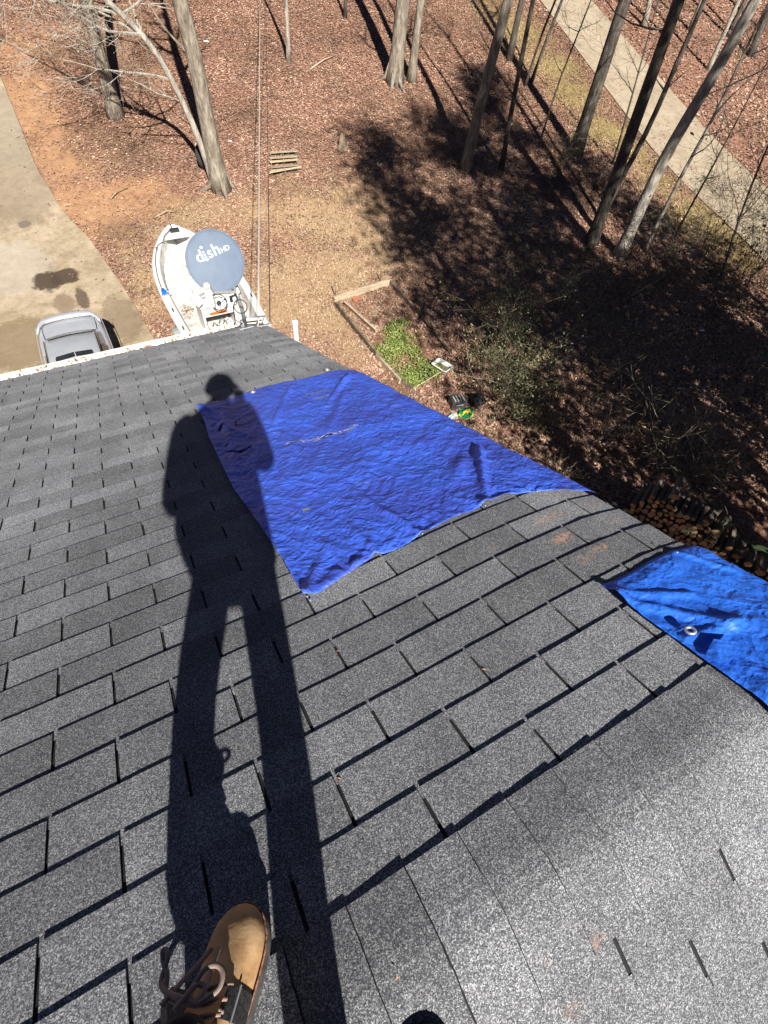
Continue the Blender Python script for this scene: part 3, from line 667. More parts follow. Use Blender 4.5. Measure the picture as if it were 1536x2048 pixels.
sl = [CAM + 5.5 * ray(*q) for q in ((380, 555), (392, 610), (396, 645))]
MB().tube([dish_pt(-.18, -.28, -.01), lnbp - xa * .08 - ya * .03], .008, 6).build('side_stay', M_alu, sd, True)

# white plastic vent pipe beside the gable wall
pb = CAM + 6.2 * ray(590, 646)
vp = thing('vent_pipe', 'white plastic pipe standing up just past the gable edge', 'pipe', (pb[0], pb[1], gz(pb[0], pb[1])))
MB().lathe([(.030, gz(pb[0], pb[1]) - .05), (.030, pb[2] - .02), (.034, pb[2] - .02), (.034, pb[2] + .02), (.026, pb[2] + .02), (.026, pb[2] - .2)], 20, np.array([[1, 0, 0, pb[0]], [0, 1, 0, pb[1]], [0, 0, 1, 0], [0, 0, 0, 1.0]])).build('tube', M_white, vp)

# service wires from the eave corner to a pole far up the slope
def wire(name, label, pts, r, mat, sag=.25, twist=None):
    P = np.array(pts); t = np.linspace(0, 1, 40)[:, None]; Q = P[0] * (1 - t) + P[1] * t; Q[:, 2] -= sag * 4 * (t * (1 - t))[:, 0]
    o = MB().tube(Q, r, 6).build(name, mat, None, True); return tag(o, label, 'wire', 'service wires')
M_wire = PM('bare_cable', [(.3, (.36, .34, .31)), (.7, (.5, .48, .44))], 60, rough=.6)
wA, wB = np.array([2.0, 5.02, -2.33]), CAM + 42 * ray(520, -60)
wire('service_wire', 'thick pale service wire running up past the boat from the eave corner', (CAM + 6.55 * ray(517, 632), wB), .013, M_wire, .0)
wire('service_wire', 'thin black service wire just right of the thick pale one', (CAM + 6.6 * ray(540, 643), CAM + 42 * ray(531, -60)), .007, M_black, .0)

# ------------------------------------------------------------------ boat on its trailer
M_gel = PM('gelcoat', [(.3, (.54, .54, .53)), (.7, (.64, .64, .63))], 4, rough=.35, spec=.5)
M_deckd = PM('dirty_deck', [(.28, (.30, .27, .22)), (.42, (.52, .50, .46)), (.6, (.68, .67, .64))], 5, 8, rough=.7)
M_dark = PM('dark_recess', [(.3, (.02, .018, .016)), (.7, (.06, .05, .045))], 20, rough=.9)
M_orange = PM('orange_vinyl', [(.3, (.62, .10, .02)), (.7, (.75, .14, .03))], 9, rough=.5)
M_bluec = PM('blue_rubber', [(.3, (.01, .10, .42)), (.7, (.02, .17, .60))], 14, rough=.5)
M_rope = PM('dark_rope', [(.3, (.03, .035, .045)), (.7, (.08, .09, .11))], 90, rough=.9)
BX, BY, BL, GZB = 2.72, 16.08, 5.65, -6.40
def bw(s): return float(np.interp(s, [0, .012, .03, .06, .12, .2, .3, .4, .52, .65, .8, 1], [.05, .13, .23, .35, .55, .76, .95, 1.06, 1.12, 1.12, 1.09, 1.02]))
def sheer(s): return GZB + .14 * (1 - s) ** 2
bs = np.concatenate([[0, .006, .015, .03, .06, .09], np.linspace(.12, 1, 20)])
boat = thing('boat', 'open white fibreglass fishing boat with centre console parked behind the eave', 'boat', (BX, 13.2, -7.4))
def brow(fn): return [[fn(s, k) for k in range(fn.n)] for s in bs]
mb = MB(); R = []
for s in bs:
    w, z, y = bw(s), sheer(s), BY - s * BL; kz = np.interp(s, [0, .05, .2, 1], [-.15, -.5, -.72, -.78]); cw = w * np.interp(s, [0, .1, .4, 1], [.3, .55, .82, .9]); cz = np.interp(s, [0, .2, 1], [-.2, -.45, -.5])
    R.append([(BX - w, y, z), (BX - w * .99, y, z - .06), (BX - (w + cw) / 2, y, z + cz * .5), (BX - cw, y, z + cz), (BX, y, z + kz), (BX + cw, y, z + cz), (BX + (w + cw) / 2, y, z + cz * .5), (BX + w * .99, y, z - .06), (BX + w, y, z)])
mb.loft(R, closed=False); mb.add(R[-1], [tuple(range(9))]); mb.add(R[0], [tuple(range(9))[::-1]]); hull = mb.build('hull', M_gel, boat, True)
def gw(s): return float(np.interp(s, [0, .03, .1, .3, 1], [.03, .10, .17, .20, .20]))
mb = MB(); R = []
for s in bs:
    w, z, y, g = bw(s), sheer(s), BY - s * BL, gw(s); inn = max(w - g, .008)
    R.append([(BX - w - .012, y, z - .045), (BX - w - .012, y, z + .012), (BX - w + .03, y, z + .03), (BX - inn - .02, y, z + .03), (BX - inn, y, z + .012), (BX - inn, y, z - .05)])
mb.loft(R, closed=False); R2 = [[(2 * BX - p[0], p[1], p[2]) for p in r] for r in R]; mb.loft(R2, closed=False); mb.build('gunwale', M_gel, boat, True)
def inner(s): return max(bw(s) - gw(s), .008)
mb = MB(); R = []
ls = [s for s in bs if s >= .08]
for s in ls:
    w, z, y = inner(s), sheer(s), BY - s * BL; fz = GZB - .52
    R.append([(BX - w, y, z), (BX - w * .97, y, z - .22), (BX - w * .9, y, fz), (BX, y, fz - .01), (BX + w * .9, y, fz), (BX + w * .97, y, z - .22), (BX + w, y, z)])
mb.loft(R, closed=False); mb.build('liner', M_deckd, boat, True)
mb = MB(); R = []
for s in [q for q in bs if q <= .13] + [.13]:
    w, y = inner(s), BY - s * BL; z = sheer(s) - .015; R.append([(BX - w, y, z), (BX + w, y, z)])
mb.loft(R, closed=False); mb.build('bow_cap', M_gel, boat)
mb = MB(); R = []; ds = np.linspace(.125, .47, 9)
for s in ds:
    w, y = inner(s) * .94, BY - s * BL; z = GZB - .20; R.append([(BX - w, y, z), (BX + w, y, z)])
mb.loft(R, closed=False); w = inner(.47) * .94; y = BY - .47 * BL; mb.add([(BX - w, y, GZB - .2), (BX + w, y, GZB - .2), (BX + w, y, GZB - .53), (BX - w, y, GZB - .53)], [(0, 1, 2, 3)])
fd = mb.build('casting_deck', M_deckd, boat)
for (x0, x1, y0, y1) in ((-.38, .38, 14.62, 15.12), (-.62, .62, 13.55, 14.45)):
    h = MB().box((BX + (x0 + x1) / 2, (y0 + y1) / 2, GZB - .188), (x1 - x0, y1 - y0, .028)).build('hatch', M_gel if y0 > 14.5 else M_deckd, fd, bevel=.012)
    MB().box((BX + x1 - .12, (y0 + y1) / 2, GZB - .170), (.05, .09, .012)).build('hatch_latch', M_black, fd, bevel=.003)
MB().box((BX + .02, 15.70, sheer(.06) + .045), (.26, .12, .07)).build('bow_roller', M_black, boat, bevel=.01)
MB().tube([(BX - .01, 15.78, sheer(.05) + .02), (BX - .02, 15.98, sheer(.02) + .06)], .014, 6).build('bow_cleat', M_black, boat)
for sx, yy in ((-1, 12.0), (1, 11.94), (-1, 14.9), (-1, 11.2), (1, 13.8)):
    s = (BY - yy) / BL; MB().box((BX + sx * (bw(s) - .09), yy, sheer(s) + .045), (.03, .14, .03)).build('cleat', M_black, boat, bevel=.006)
pth = [(BX - .10, 15.74, sheer(.06) + .05), (BX - .34, 15.45, sheer(.1) + .05), (BX - .42, 15.2, sheer(.15) + .05), (BX - .62, 15.05, sheer(.18) + .045)] + [(BX - bw((BY - yy) / BL) + .085, yy, sheer((BY - yy) / BL) + .043) for yy in (14.7, 14.2, 13.6, 13.1, 12.9)]
MB().tube(pth, .011, 5).build('mooring_rope', M_rope, boat, True)
# console with a hollow front
cz0 = GZB - .52
con = MB(); cx0, cx1, cy0, cy1 = BX - .42, BX + .44, 11.42, 12.15
con.box((cx0 + .03, (cy0 + cy1) / 2, cz0 + .40), (.06, cy1 - cy0, .80)); con.box((cx1 - .03, (cy0 + cy1) / 2, cz0 + .40), (.06, cy1 - cy0, .80))
con.box(((cx0 + cx1) / 2, cy1 - .03, cz0 + .40), (cx1 - cx0, .058, .80)); con.box(((cx0 + cx1) / 2, cy0 + .02, cz0 + .66), (cx1 - cx0 - .12, .045, .22)); con.box(((cx0 + cx1) / 2, cy0 + .02, cz0 + .05), (cx1 - cx0 - .12, .045, .10))
console = con.build('console', M_gel, boat, bevel=.012)
MB().add([(cx0 - .01, cy0 - .02, cz0 + .79), (cx1 + .01, cy0 - .02, cz0 + .79), (cx1 + .01, cy1 - .18, cz0 + 1.0), (cx0 - .01, cy1 - .18, cz0 + 1.0), (cx0 - .01, cy1 + .01, cz0 + .98), (cx1 + .01, cy1 + .01, cz0 + .98), (cx0 - .01, cy1 + .01, cz0 + .78), (cx1 + .01, cy1 + .01, cz0 + .78)],
         [(0, 1, 2, 3), (3, 2, 5, 4), (4, 5, 7, 6), (0, 3, 4, 6), (1, 7, 5, 2), (0, 6, 7, 1)]).build('dashboard', M_gel, console, bevel=.012)
MB().box(((cx0 + cx1) / 2, cy0 + .35, cz0 + .06), (cx1 - cx0 - .14, .6, .04)).build('console_floor', M_deckd, console)
MB().box((BX - .02, cy0 - .008, cz0 + .63), (.44, .012, .07)).build('warning_strip', M_orange, console)
for k, (dx, dz, c) in enumerate(((.12, .12, .5), (.2, .2, .3), (.05, .25, .4), (.26, .1, .5), (-.15, .14, .6))):
    MB().tube([(BX + dx - .1, cy0 + .12, cz0 + dz), (BX + dx, cy0 + .2, cz0 + dz + .12), (BX + dx + .1, cy0 + .1, cz0 + dz + .02), (BX + dx + .05, cy0 + .16, cz0 + dz - .03)], .012, 5).build('loose_hose', M_white if k % 2 else M_dark, console)
wc = np.array([BX + .02, cy0 - .14, cz0 + .98]); wax = np.array([0, -.72, .69])
sw = MB().torus(wc, .185, .014, wax, 32, 8).build('steering_wheel', M_black, console, True)
fr = frame(wax)
for a in (.5, 2.6, 4.7): MB().tube([wc - wax * .03, wc + fr @ np.array([math.cos(a), math.sin(a), 0]) * .18], .010, 5).build('spoke', M_alu, sw)
MB().tube([wc - wax * .10, wc - wax * .01], [.05, .045], 14).build('wheel_hub', M_black, sw, True)
for k in range(4):
    g = np.array([BX - .16 + k * .16, cy1 - .28, cz0 + .965]); M = np.eye(4); M[:3, :3] = frame((0, -.35, .94)); M[:3, 3] = g
    MB().lathe([(.001, .012), (.036, .012), (.045, .008), (.045, -.02)], 16, M).build('gauge', M_black, console, True)
MB().box((cx1 - .08, cy0 + .02, cz0 + .90), (.07, .05, .16)).build('throttle', M_black, console, bevel=.01)
n = 90; P = np.stack([BX - .58 + rng.normal(0, .12, n), 13.05 + rng.normal(0, .15, n) - .35, np.full(n, GZB - .5) + rng.uniform(0, .03, n)], -1)
tag(quads('leaf_pile', leaf_quads(P, .07, .5), M_leaf, leaf_cols(n), boat), kind='stuff')
mb = MB()
for sx in (-1, 1): mb.tube([(BX + sx * .78, 10.6, GZB - .3), (BX + sx * .8, 10.9, GZB - .34)], .012, 5)
glove = MB(); gc = np.array([BX - bw(.565) + .10, 12.86, sheer(.56) + .045]); 
glove.loft([[gc + np.array([a * w, y, z]) for a, z in ((-1, 0), (-.6, .022), (.6, .026), (1, .002), (.5, -.012), (-.5, -.012))] for y, w in ((-.13, .03), (-.08, .055), (0, .06), (.07, .055), (.12, .04))])
gl_o = thing('rubber_glove', 'crumpled blue rubber glove lying on the left boat gunwale', 'glove', gc)
glove.build('palm', M_bluec, gl_o, True)
for k, (dx, dy) in enumerate(((-.045, -.14), (-.015, -.17), (.02, -.16), (.05, -.12), (.09, .0))):
    b0 = gc + np.array([dx * .8, -.08 if k < 4 else .02, .006]); MB().tube([b0, b0 + np.array([dx * .5, dy * .4, .012]), b0 + np.array([dx * .9, dy * .75, -.002])], [.016, .015, .011], 7).build('finger', M_bluec, gl_o, True)
tr = thing('boat_trailer', 'galvanised boat trailer frame under the white fishing boat', 'trailer', (BX, 12.5, -7.4))
for sx in (-1, 1):
    MB().box((BX + sx * .93, 11.9, -6.98), (.07, 4.2, .09)).build('side_rail', M_galv, tr, bevel=.006)
    MB().tube([(BX + sx * .93, 14.0, -6.98), (BX + sx * .1, 16.3, -6.95)], .045, 6).build('tongue_rail', M_galv, tr)
    wcx = BX + sx * 1.06; wt = MB(); wt.torus((wcx, 11.75, -7.09), .23, .085, (1, 0, 0), 24, 8)
    wo = wt.build('wheel', M_rubber, tr, True); MB().lathe([(.01, .03), (.15, .03), (.17, .06), (.17, -.06), (.01, -.03)], 18, np.array([[0, 0, 1, wcx], [0, 1, 0, 11.75], [-1, 0, 0, -7.09], [0, 0, 0, 1.0]])).build('rim', M_white, wo)
    fd_ = MB(); R = [[(wcx - .13, 11.75 + .36 * math.cos(a), -7.09 + .36 * math.sin(a)), (wcx + .13, 11.75 + .36 * math.cos(a), -7.09 + .36 * math.sin(a)), (wcx + .13, 11.75 + .34 * math.cos(a), -7.09 + .34 * math.sin(a)), (wcx - .13, 11.75 + .34 * math.cos(a), -7.09 + .34 * math.sin(a))] for a in np.linspace(.25, math.pi - .25, 10)]
    fd_.loft(R).build('fender', M_galv, tr)
for yy in (10.4, 11.75, 13.2): MB().box((BX, yy, -7.0), (1.9, .07, .07)).build('cross_member', M_galv, tr)
MB().tube([(BX, 16.3, -6.95), (BX, 17.1, -6.9)], .04, 8).build('tongue', M_galv, tr); MB().tube([(BX, 16.6, -6.9), (BX, 16.6, -7.42)], .03, 8).build('jack', M_galv, tr)
MB().box((BX, 16.25, -6.75), (.10, .10, .45)).build('winch_post', M_galv, tr)

# ------------------------------------------------------------------ silver coupe under the eave
M_paint = PM('silver_paint', [(.3, (.42, .45, .50)), (.7, (.48, .51, .56))], 3, rough=.33, metal=.35, spec=.5, coat=.4)
M_glass = PM('tinted_glass', [(.3, (.012, .014, .015)), (.7, (.03, .034, .036))], 3, rough=.08, spec=.6)
M_rglass = PM('rear_glass', [(.3, (.07, .075, .07)), (.7, (.13, .135, .125))], 5, rough=.15, spec=.6)
M_trim = PM('black_trim', [(.3, (.012, .012, .012)), (.7, (.025, .025, .025))], 9, rough=.6)
M_redl = PM('red_lens', [(.3, (.25, .01, .01)), (.7, (.4, .02, .02))], 9, rough=.2)
CX, CZ = -.68, -7.35
car = thing('car', 'silver coupe with rear spoiler and dark sunroof parked on the concrete driveway', 'car', (CX, 11, CZ))
def P3(x, y, z): return (CX + x * .88, y - (.34 * min(1, (y - 11.9) / .7) if y > 11.9 else 0), CZ + z)
# lower body: stations from tail (13.32) to nose (8.9)
st_ = [(13.32, .58, .42, .62), (13.27, .68, .30, .74), (13.12, .76, .26, .90), (12.85, .80, .24, .94), (12.35, .83, .2, .95), (11.9, .85, .2, .93), (11.2, .86, .2, .90), (10.4, .86, .2, .89), (9.9, .85, .2, .86), (9.5, .83, .22, .80), (9.1, .78, .26, .72), (8.92, .66, .32, .60)]
R = []
for y, w, zb, zt in st_:
    R.append([P3(a * w, y, z) for a, z in ((-.90, zb), (-.99, zb + .1), (-1, zb + (zt - zb) * .55), (-.96, zt - .07), (-.88, zt - .012), (-.5, zt + .012), (0, zt + .02), (.5, zt + .012), (.88, zt - .012), (.96, zt - .07), (1, zb + (zt - zb) * .55), (.99, zb + .1), (.90, zb))])
body = MB().loft(R).build('body', M_paint, car, True)
# greenhouse
gh = [(12.02, .66, .92, .66), (11.72, .66, 1.10, .62), (11.38, .655, 1.255, .60), (11.0, .655, 1.30, .60), (10.5, .655, 1.31, .60), (10.1, .65, 1.27, .585), (9.75, .645, 1.12, .585), (9.35, .64, .84, .60)]
R = []
for y, w, z, wt in gh:
    zz = .86; R.append([P3(-.76, y, zz), P3(-.74, y, min(z, zz + .04)), P3(-.5 * (.74 + wt), y, zz + (z - zz) * .6), P3(-wt, y, z - .03), P3(-wt * .9, y, z), P3(0, y, z + .025), P3(wt * .9, y, z), P3(wt, y, z - .03), P3(.5 * (.74 + wt), y, zz + (z - zz) * .6), P3(.74, y, min(z, zz + .04)), P3(.76, y, zz)])
MB().loft(R).build('cabin', M_paint, car, True)
def patch(name, pts, mat, par=car):
    return MB().add([P3(*p) for p in pts], [tuple(range(len(pts)))]).build(name, mat, par)
def grid_patch(name, rows, mat, par=car):
    return MB().loft([[P3(*p) for p in r] for r in rows], closed=False).build(name, mat, par, True)
grid_patch('rear_window', [[(-.60 + .04 * k, 12.0 - .30 * k, .965 + .165 * k + .006) , (-.3, 12.02 - .30 * k, .99 + .165 * k), (0, 12.03 - .30 * k, .998 + .165 * k), (.3, 12.02 - .30 * k, .99 + .165 * k), (.60 - .04 * k, 12.0 - .30 * k, .965 + .165 * k + .006)] for k in (0, 1)], M_rglass)
grid_patch('rear_window', [[(-.56, 11.70, 1.136), (-.3, 11.72, 1.156), (0, 11.73, 1.163), (.3, 11.72, 1.156), (.56, 11.70, 1.136)], [(-.545, 11.42, 1.270), (-.3, 11.43, 1.284), (0, 11.44, 1.292), (.3, 11.43, 1.284), (.545, 11.42, 1.270)]], M_rglass)
grid_patch('sunroof', [[(-.41, 10.68, 1.322), (0, 10.70, 1.338), (.41, 10.68, 1.322)], [(-.43, 10.60, 1.322), (0, 10.60, 1.339), (.43, 10.60, 1.322)], [(-.43, 10.02, 1.275), (0, 10.02, 1.292), (.43, 10.02, 1.275)]], M_glass)
MB().tube([P3(.02, 10.69, 1.343), P3(.03, 10.52, 1.345)], .006, 5).build('sunroof_seal', M_white, car)
MB().tube([P3(-.64, 11.98, .955), P3(-.66, 12.4, .972), P3(-.66, 12.85, .965), P3(0, 13.0, .985), P3(.66, 12.85, .965), P3(.66, 12.4, .972), P3(.64, 11.98, .955)], .006, 5).build('boot_lid_seam', M_trim, car)
for sx in (-1, 1):
    grid_patch('side_window', [[(sx * .752, 11.25, .92), (sx * .752, 10.6, .915), (sx * .75, 9.9, .90)], [(sx * .705, 11.12, 1.10), (sx * .70, 10.6, 1.12), (sx * .695, 10.0, 1.08)], [(sx * .645, 10.95, 1.235), (sx * .64, 10.6, 1.26), (sx * .64, 10.2, 1.235)]], M_glass)
    MB().tube([P3(sx * .60, 11.4, 1.272), P3(sx * .60, 11.0, 1.312), P3(sx * .60, 10.5, 1.322), P3(sx * .59, 10.1, 1.282)], .010, 5).build('roof_gutter_trim', M_trim, car)
    MB().tube([P3(sx * .82, 12.9, .90), P3(sx * .845, 12.0, .90), P3(sx * .86, 11.0, .87), P3(sx * .855, 10.0, .84)], .009, 5).build('belt_trim', M_paint, car)
    for yy in (12.45, 9.75):
        wcx = CX + sx * .66; wo = MB().torus((wcx, yy - (.34 if yy > 12 else 0), CZ + .30), .215, .085, (1, 0, 0), 24, 8).build('wheel', M_rubber, car, True)
        MB().lathe([(.01, .05), (.14, .05), (.165, .07), (.165, -.06), (.01, -.05)], 18, np.array([[0, 0, sx, wcx], [0, 1, 0, yy - (.34 if yy > 12 else 0)], [-sx, 0, 0, CZ + .30], [0, 0, 0, 1.0]])).build('rim', M_alu, wo)
    MB().box(P3(sx * .52, 13.245, .70), (.34, .06, .12)).build('tail_light', M_redl, car, bevel=.02)
    MB().box(P3(sx * .93, 10.15, .92), (.16, .10, .11)).build('wing_mirror', M_paint, car, bevel=.03)
    MB().tube([P3(sx * .70, 12.78, .92), P3(sx * .73, 12.72, 1.0)], .03, 6).build('spoiler_post', M_paint, car)
R = []
for x in np.linspace(-.80, .80, 17):
    cy = 12.86 + .16 * (1 - (abs(x) / .8) ** 2.2) - .26 * max(0, (abs(x) - .6) / .2) ** 1.5; zc = 1.0 - .05 * max(0, (abs(x) - .62) / .18) ** 2
    R.append([P3(x, cy - .10, zc - .012), P3(x, cy - .02, zc + .028), P3(x, cy + .07, zc + .032), P3(x, cy + .10, zc + .012), P3(x, cy + .05, zc - .01)])
MB().loft(R).build('spoiler', M_paint, car, True)
MB().loft([[P3(x, 13.30 + .05 * (1 - (abs(x) / .72) ** 2) + a, z) for a, z in ((-.06, .60), (.02, .60), (.04, .5), (.02, .40), (-.06, .38))] for x in np.linspace(-.72, .72, 9)]).build('rear_bumper', M_paint, car, True)
MB().box(P3(0, 13.37, .50), (.32, .01, .16)).build('number_plate', M_white, car)

# ------------------------------------------------------------------ trees
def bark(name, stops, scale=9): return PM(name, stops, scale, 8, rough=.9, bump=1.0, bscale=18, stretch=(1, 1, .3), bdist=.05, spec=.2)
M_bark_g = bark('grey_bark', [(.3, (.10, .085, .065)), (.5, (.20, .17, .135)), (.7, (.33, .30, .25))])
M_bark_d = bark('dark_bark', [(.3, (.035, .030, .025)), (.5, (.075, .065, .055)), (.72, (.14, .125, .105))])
M_bark_p = bark('pale_bark', [(.3, (.16, .145, .12)), (.5, (.30, .275, .235)), (.7, (.44, .41, .36))])
def hvert(base, px, py):                          # height of a leaning trunk where it leaves the frame
    d = ray(px, py); b = np.array(base); w0 = CAM - b; B = d[2]; D = d @ w0; E = w0[2]
    tt = (B * E - D) / (1 - B * B); p = CAM + tt * d; return p
def trunk_path(base, ctrl, height, r0, wob, rr):
    base = np.array(base, float); pts = [base] + [np.array(c) for c in ctrl]
    d = pts[-1] - pts[-2] if len(ctrl) else np.array([0, 0, 1.0]); d = d / np.linalg.norm(d)
    d = d * .75 + np.array([0, 0, .25]); top = pts[-1]
    while top[2] < base[2] + height:
        d = d + np.array([rr.uniform(-wob, wob), rr.uniform(-wob, wob), .05]); d /= np.linalg.norm(d); top = top + d * 1.2; pts.append(top)
    P = np.array(pts); s = np.concatenate([[0], np.cumsum(np.linalg.norm(np.diff(P, axis=0), axis=1))]); q = np.linspace(0, s[-1], max(12, int(s[-1] / .55)))
    Q = np.stack([np.interp(q, s, P[:, k]) for k in range(3)], -1)
    for _ in range(2): Q[1:-1] = (Q[:-2] + 2 * Q[1:-1] + Q[2:]) / 4
    rad = r0 * np.interp(q / s[-1], [0, .02, .06, .4, .8, 1], [1.55, 1.22, 1.0, .74, .34, .06])
    return Q, rad
def branch(mb, p, d, r, length, depth, rr, curl=.25, up=.06, tips=None, kids=4):
    n = max(4, int(length / .22)) if depth else max(3, int(length / .25)); n = min(n, 9); P = [np.array(p)]; dd = np.array(d) / np.linalg.norm(d); step = length / n
    for k in range(n):
        dd = dd + np.array([rr.uniform(-curl, curl), rr.uniform(-curl, curl), rr.uniform(-curl, curl) * .7 + up]); dd /= np.linalg.norm(dd); P.append(P[-1] + dd * step)
    rad = [max(r * (1 - .82 * k / n), .004) for k in range(n + 1)]; mb.tube(P, rad, 5 if r > .03 else (4 if r > .012 else 3), cap=False)
    if tips is not None and depth == 0: tips.append(P[-1]); tips.append(P[len(P) // 2])
    if depth > 0:
        for _ in range(kids):
            k = rr.randint(max(1, n // 4), n); ax = P[k] - P[k - 1]; ax /= np.linalg.norm(ax)
            sd_ = np.array([rr.gauss(0, 1), rr.gauss(0, 1), rr.gauss(0, .8)]); sd_ -= (sd_ @ ax) * ax; sd_ /= np.linalg.norm(sd_)
            branch(mb, P[k], ax * .7 + sd_ * .75, rad[k] * .6, length * rr.uniform(.4, .65), depth - 1, rr, curl, up, tips, kids)
def tree(name, label, base, ctrl, height, r0, mat, seed, nb=16, b0=.4, bl=2.6, depth=2, group='bare trees in the yard and woods', roots=0, kids=4, blow=None, wob=.05, nside=12):
    rr = random.Random(seed); t = thing(name, label, 'tree', base, group=group)
    Q, rad = trunk_path(base, ctrl, height, r0, wob, rr); Q[0] -= (0, 0, .12)
    mb = MB(); mb.tube(Q, rad, nside)
    for k in range(roots):
        a = 2 * math.pi * k / roots + rr.uniform(-.3, .3); e = np.array([math.cos(a), math.sin(a), 0]); l = r0 * rr.uniform(2.2, 3.4); q = np.array(base) + e * l
        mb.tube([np.array(base) + np.array([0, 0, r0 * 2.2]) + e * r0 * .6, np.array(base) + e * r0 * 1.3 + np.array([0, 0, r0 * .5]), np.array([q[0], q[1], gz(q[0], q[1]) - .03])], [r0 * .45, r0 * .38, r0 * .12], 6)
    mb.build('trunk', mat, t, True)
    cr = MB(); n = len(Q)
    for k in range(nb):
        u = b0 + (1 - b0) * (k + rr.random()) / nb; j = min(n - 2, int(u * n)); a = rr.uniform(0, 2 * math.pi)
        l = bl * (1.25 - u) * rr.uniform(.6, 1.3); branch(cr, Q[j], np.array([math.cos(a), math.sin(a), rr.uniform(.25, .8)]), max(rad[j] * .5, .012), l, depth, rr, kids=kids)
    for (u, dvec, l, r, dp) in (blow or []):
        j = min(n - 2, int(u * n)); branch(cr, Q[j], dvec, r, l, dp, rr, kids=5)
    if cr.v: cr.build('crown', mat, t)
    return t
def T(name, label, bpx, tops, height, wpx, mat, seed, **kw):
    b = gnd(*bpx); c = [hvert(b, *q) for q in tops]; dist = RW[2] @ (b - CAM); r0 = wpx / 2 * dist / FPX * .78
    return tree(name, label, b, c, height, r0, mat, seed, **kw)
G2 = 'bare trees in the yard and woods'
T('bare_tree', 'grey-barked bare tree nearest the driveway at upper left', (232, 232), [(205, 130), (172, 0)], 15, 31, M_bark_g, 1, nb=18, b0=.40, bl=3.4, blow=[(.22, (-1, -.3, .5), 3.0, .03, 3), (.26, (-1, .4, .2), 3.4, .035, 3), (.30, (-1, -.2, .3), 3.2, .035, 3), (.28, (.4, .6, .5), 2.5, .03, 2), (.33, (-.8, .1, .6), 3.0, .03, 3)])
T('bare_tree', 'thick pale grey bare tree with a tyre leaning at its base', (442, 378), [(415, 250), (392, 120), (358, 0)], 16, 38, M_bark_g, 2, nb=18, b0=.45, bl=3.2, roots=4, blow=[(.22, (-.7, .2, .5), 2.2, .035, 2)])
# the slim leaning stem with crooked limbs
b = gnd(428, 368); ctrl = [hvert(b, *q) for q in ((412, 318), (395, 262), (345, 165), (318, 100), (270, 45), (215, 8))]
tree('leaning_tree', 'slim pale crooked tree leaning left across the thick grey trunk', b, ctrl, 9.5, .10, M_bark_p, 3, nb=22, b0=.30, bl=2.6, depth=3, kids=4, nside=8, group=G2,
     blow=[(.38, (1.0, .1, .35), 2.4, .04, 2), (.26, (-1, .1, .05), 3.0, .035, 3), (.33, (-1, -.4, .1), 3.0, .04, 3), (.44, (.3, -.4, .7), 2.2, .03, 2), (.40, (-1, .3, .0), 3.2, .04, 3), (.20, (-.9, .3, .2), 2.2, .025, 2), (.48, (-1, -.1, .1), 3.2, .04, 3)])
T('bare_tree', 'slender pale straight tree above the pallet', (577, 124), [(576, 60), (572, 0)], 9, 10, M_bark_p, 4, nb=8, b0=.5, bl=1.6, depth=1)
T('sapling', 'small dark sapling at the top edge left of the twin trunks', (690, 36), [(691, 0)], 7, 8, M_bark_d, 5, nb=7, b0=.4, bl=1.3, depth=1)
T('bare_tree', 'larger flared trunk of the twin trees at top centre', (788, 165), [(798, 80), (806, 0)], 17, 34, M_bark_g, 6, nb=14, b0=.5, bl=3, roots=5, blow=[(.13, (-.8, -.2, .9), 2.6, .06, 1)])
T('bare_tree', 'slimmer right-hand trunk of the twin trees at top centre', (822, 162), [(832, 80), (842, 0)], 15, 19, M_bark_g, 7, nb=10, b0=.5, bl=2.4)
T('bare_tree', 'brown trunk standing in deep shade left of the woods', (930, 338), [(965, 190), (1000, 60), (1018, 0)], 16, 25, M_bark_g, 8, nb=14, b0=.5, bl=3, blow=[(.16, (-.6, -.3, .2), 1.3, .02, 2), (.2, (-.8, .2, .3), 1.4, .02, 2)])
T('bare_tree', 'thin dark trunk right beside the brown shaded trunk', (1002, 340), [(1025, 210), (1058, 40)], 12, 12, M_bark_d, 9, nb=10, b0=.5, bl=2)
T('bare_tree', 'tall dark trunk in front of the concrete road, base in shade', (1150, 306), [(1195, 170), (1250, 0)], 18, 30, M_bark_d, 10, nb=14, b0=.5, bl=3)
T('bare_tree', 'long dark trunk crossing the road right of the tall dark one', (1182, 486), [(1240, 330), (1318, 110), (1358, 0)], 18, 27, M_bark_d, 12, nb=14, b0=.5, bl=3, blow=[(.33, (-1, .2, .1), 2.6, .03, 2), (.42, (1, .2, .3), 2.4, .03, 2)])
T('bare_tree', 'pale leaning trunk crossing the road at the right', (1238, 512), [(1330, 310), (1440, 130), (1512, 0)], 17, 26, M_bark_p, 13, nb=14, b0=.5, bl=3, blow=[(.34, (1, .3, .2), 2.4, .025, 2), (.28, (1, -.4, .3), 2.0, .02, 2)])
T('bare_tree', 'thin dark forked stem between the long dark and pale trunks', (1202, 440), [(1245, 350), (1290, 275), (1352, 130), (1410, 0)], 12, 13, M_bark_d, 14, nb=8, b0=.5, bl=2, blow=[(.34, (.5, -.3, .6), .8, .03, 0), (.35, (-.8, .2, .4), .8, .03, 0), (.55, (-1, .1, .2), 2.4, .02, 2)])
T('sapling', 'slanting slim sapling with side branches at the right edge', (1290, 500), [(1365, 345), (1440, 215), (1480, 120)], 8.5, 9, M_bark_p, 15, nb=12, b0=.30, bl=2.6, depth=2, kids=3)
T('sapling', 'slim stem left of the road, taller of the close pair', (1062, 165), [(1100, 60), (1125, 0)], 9, 8, M_bark_d, 16, nb=6, b0=.5, bl=1.5, depth=1)
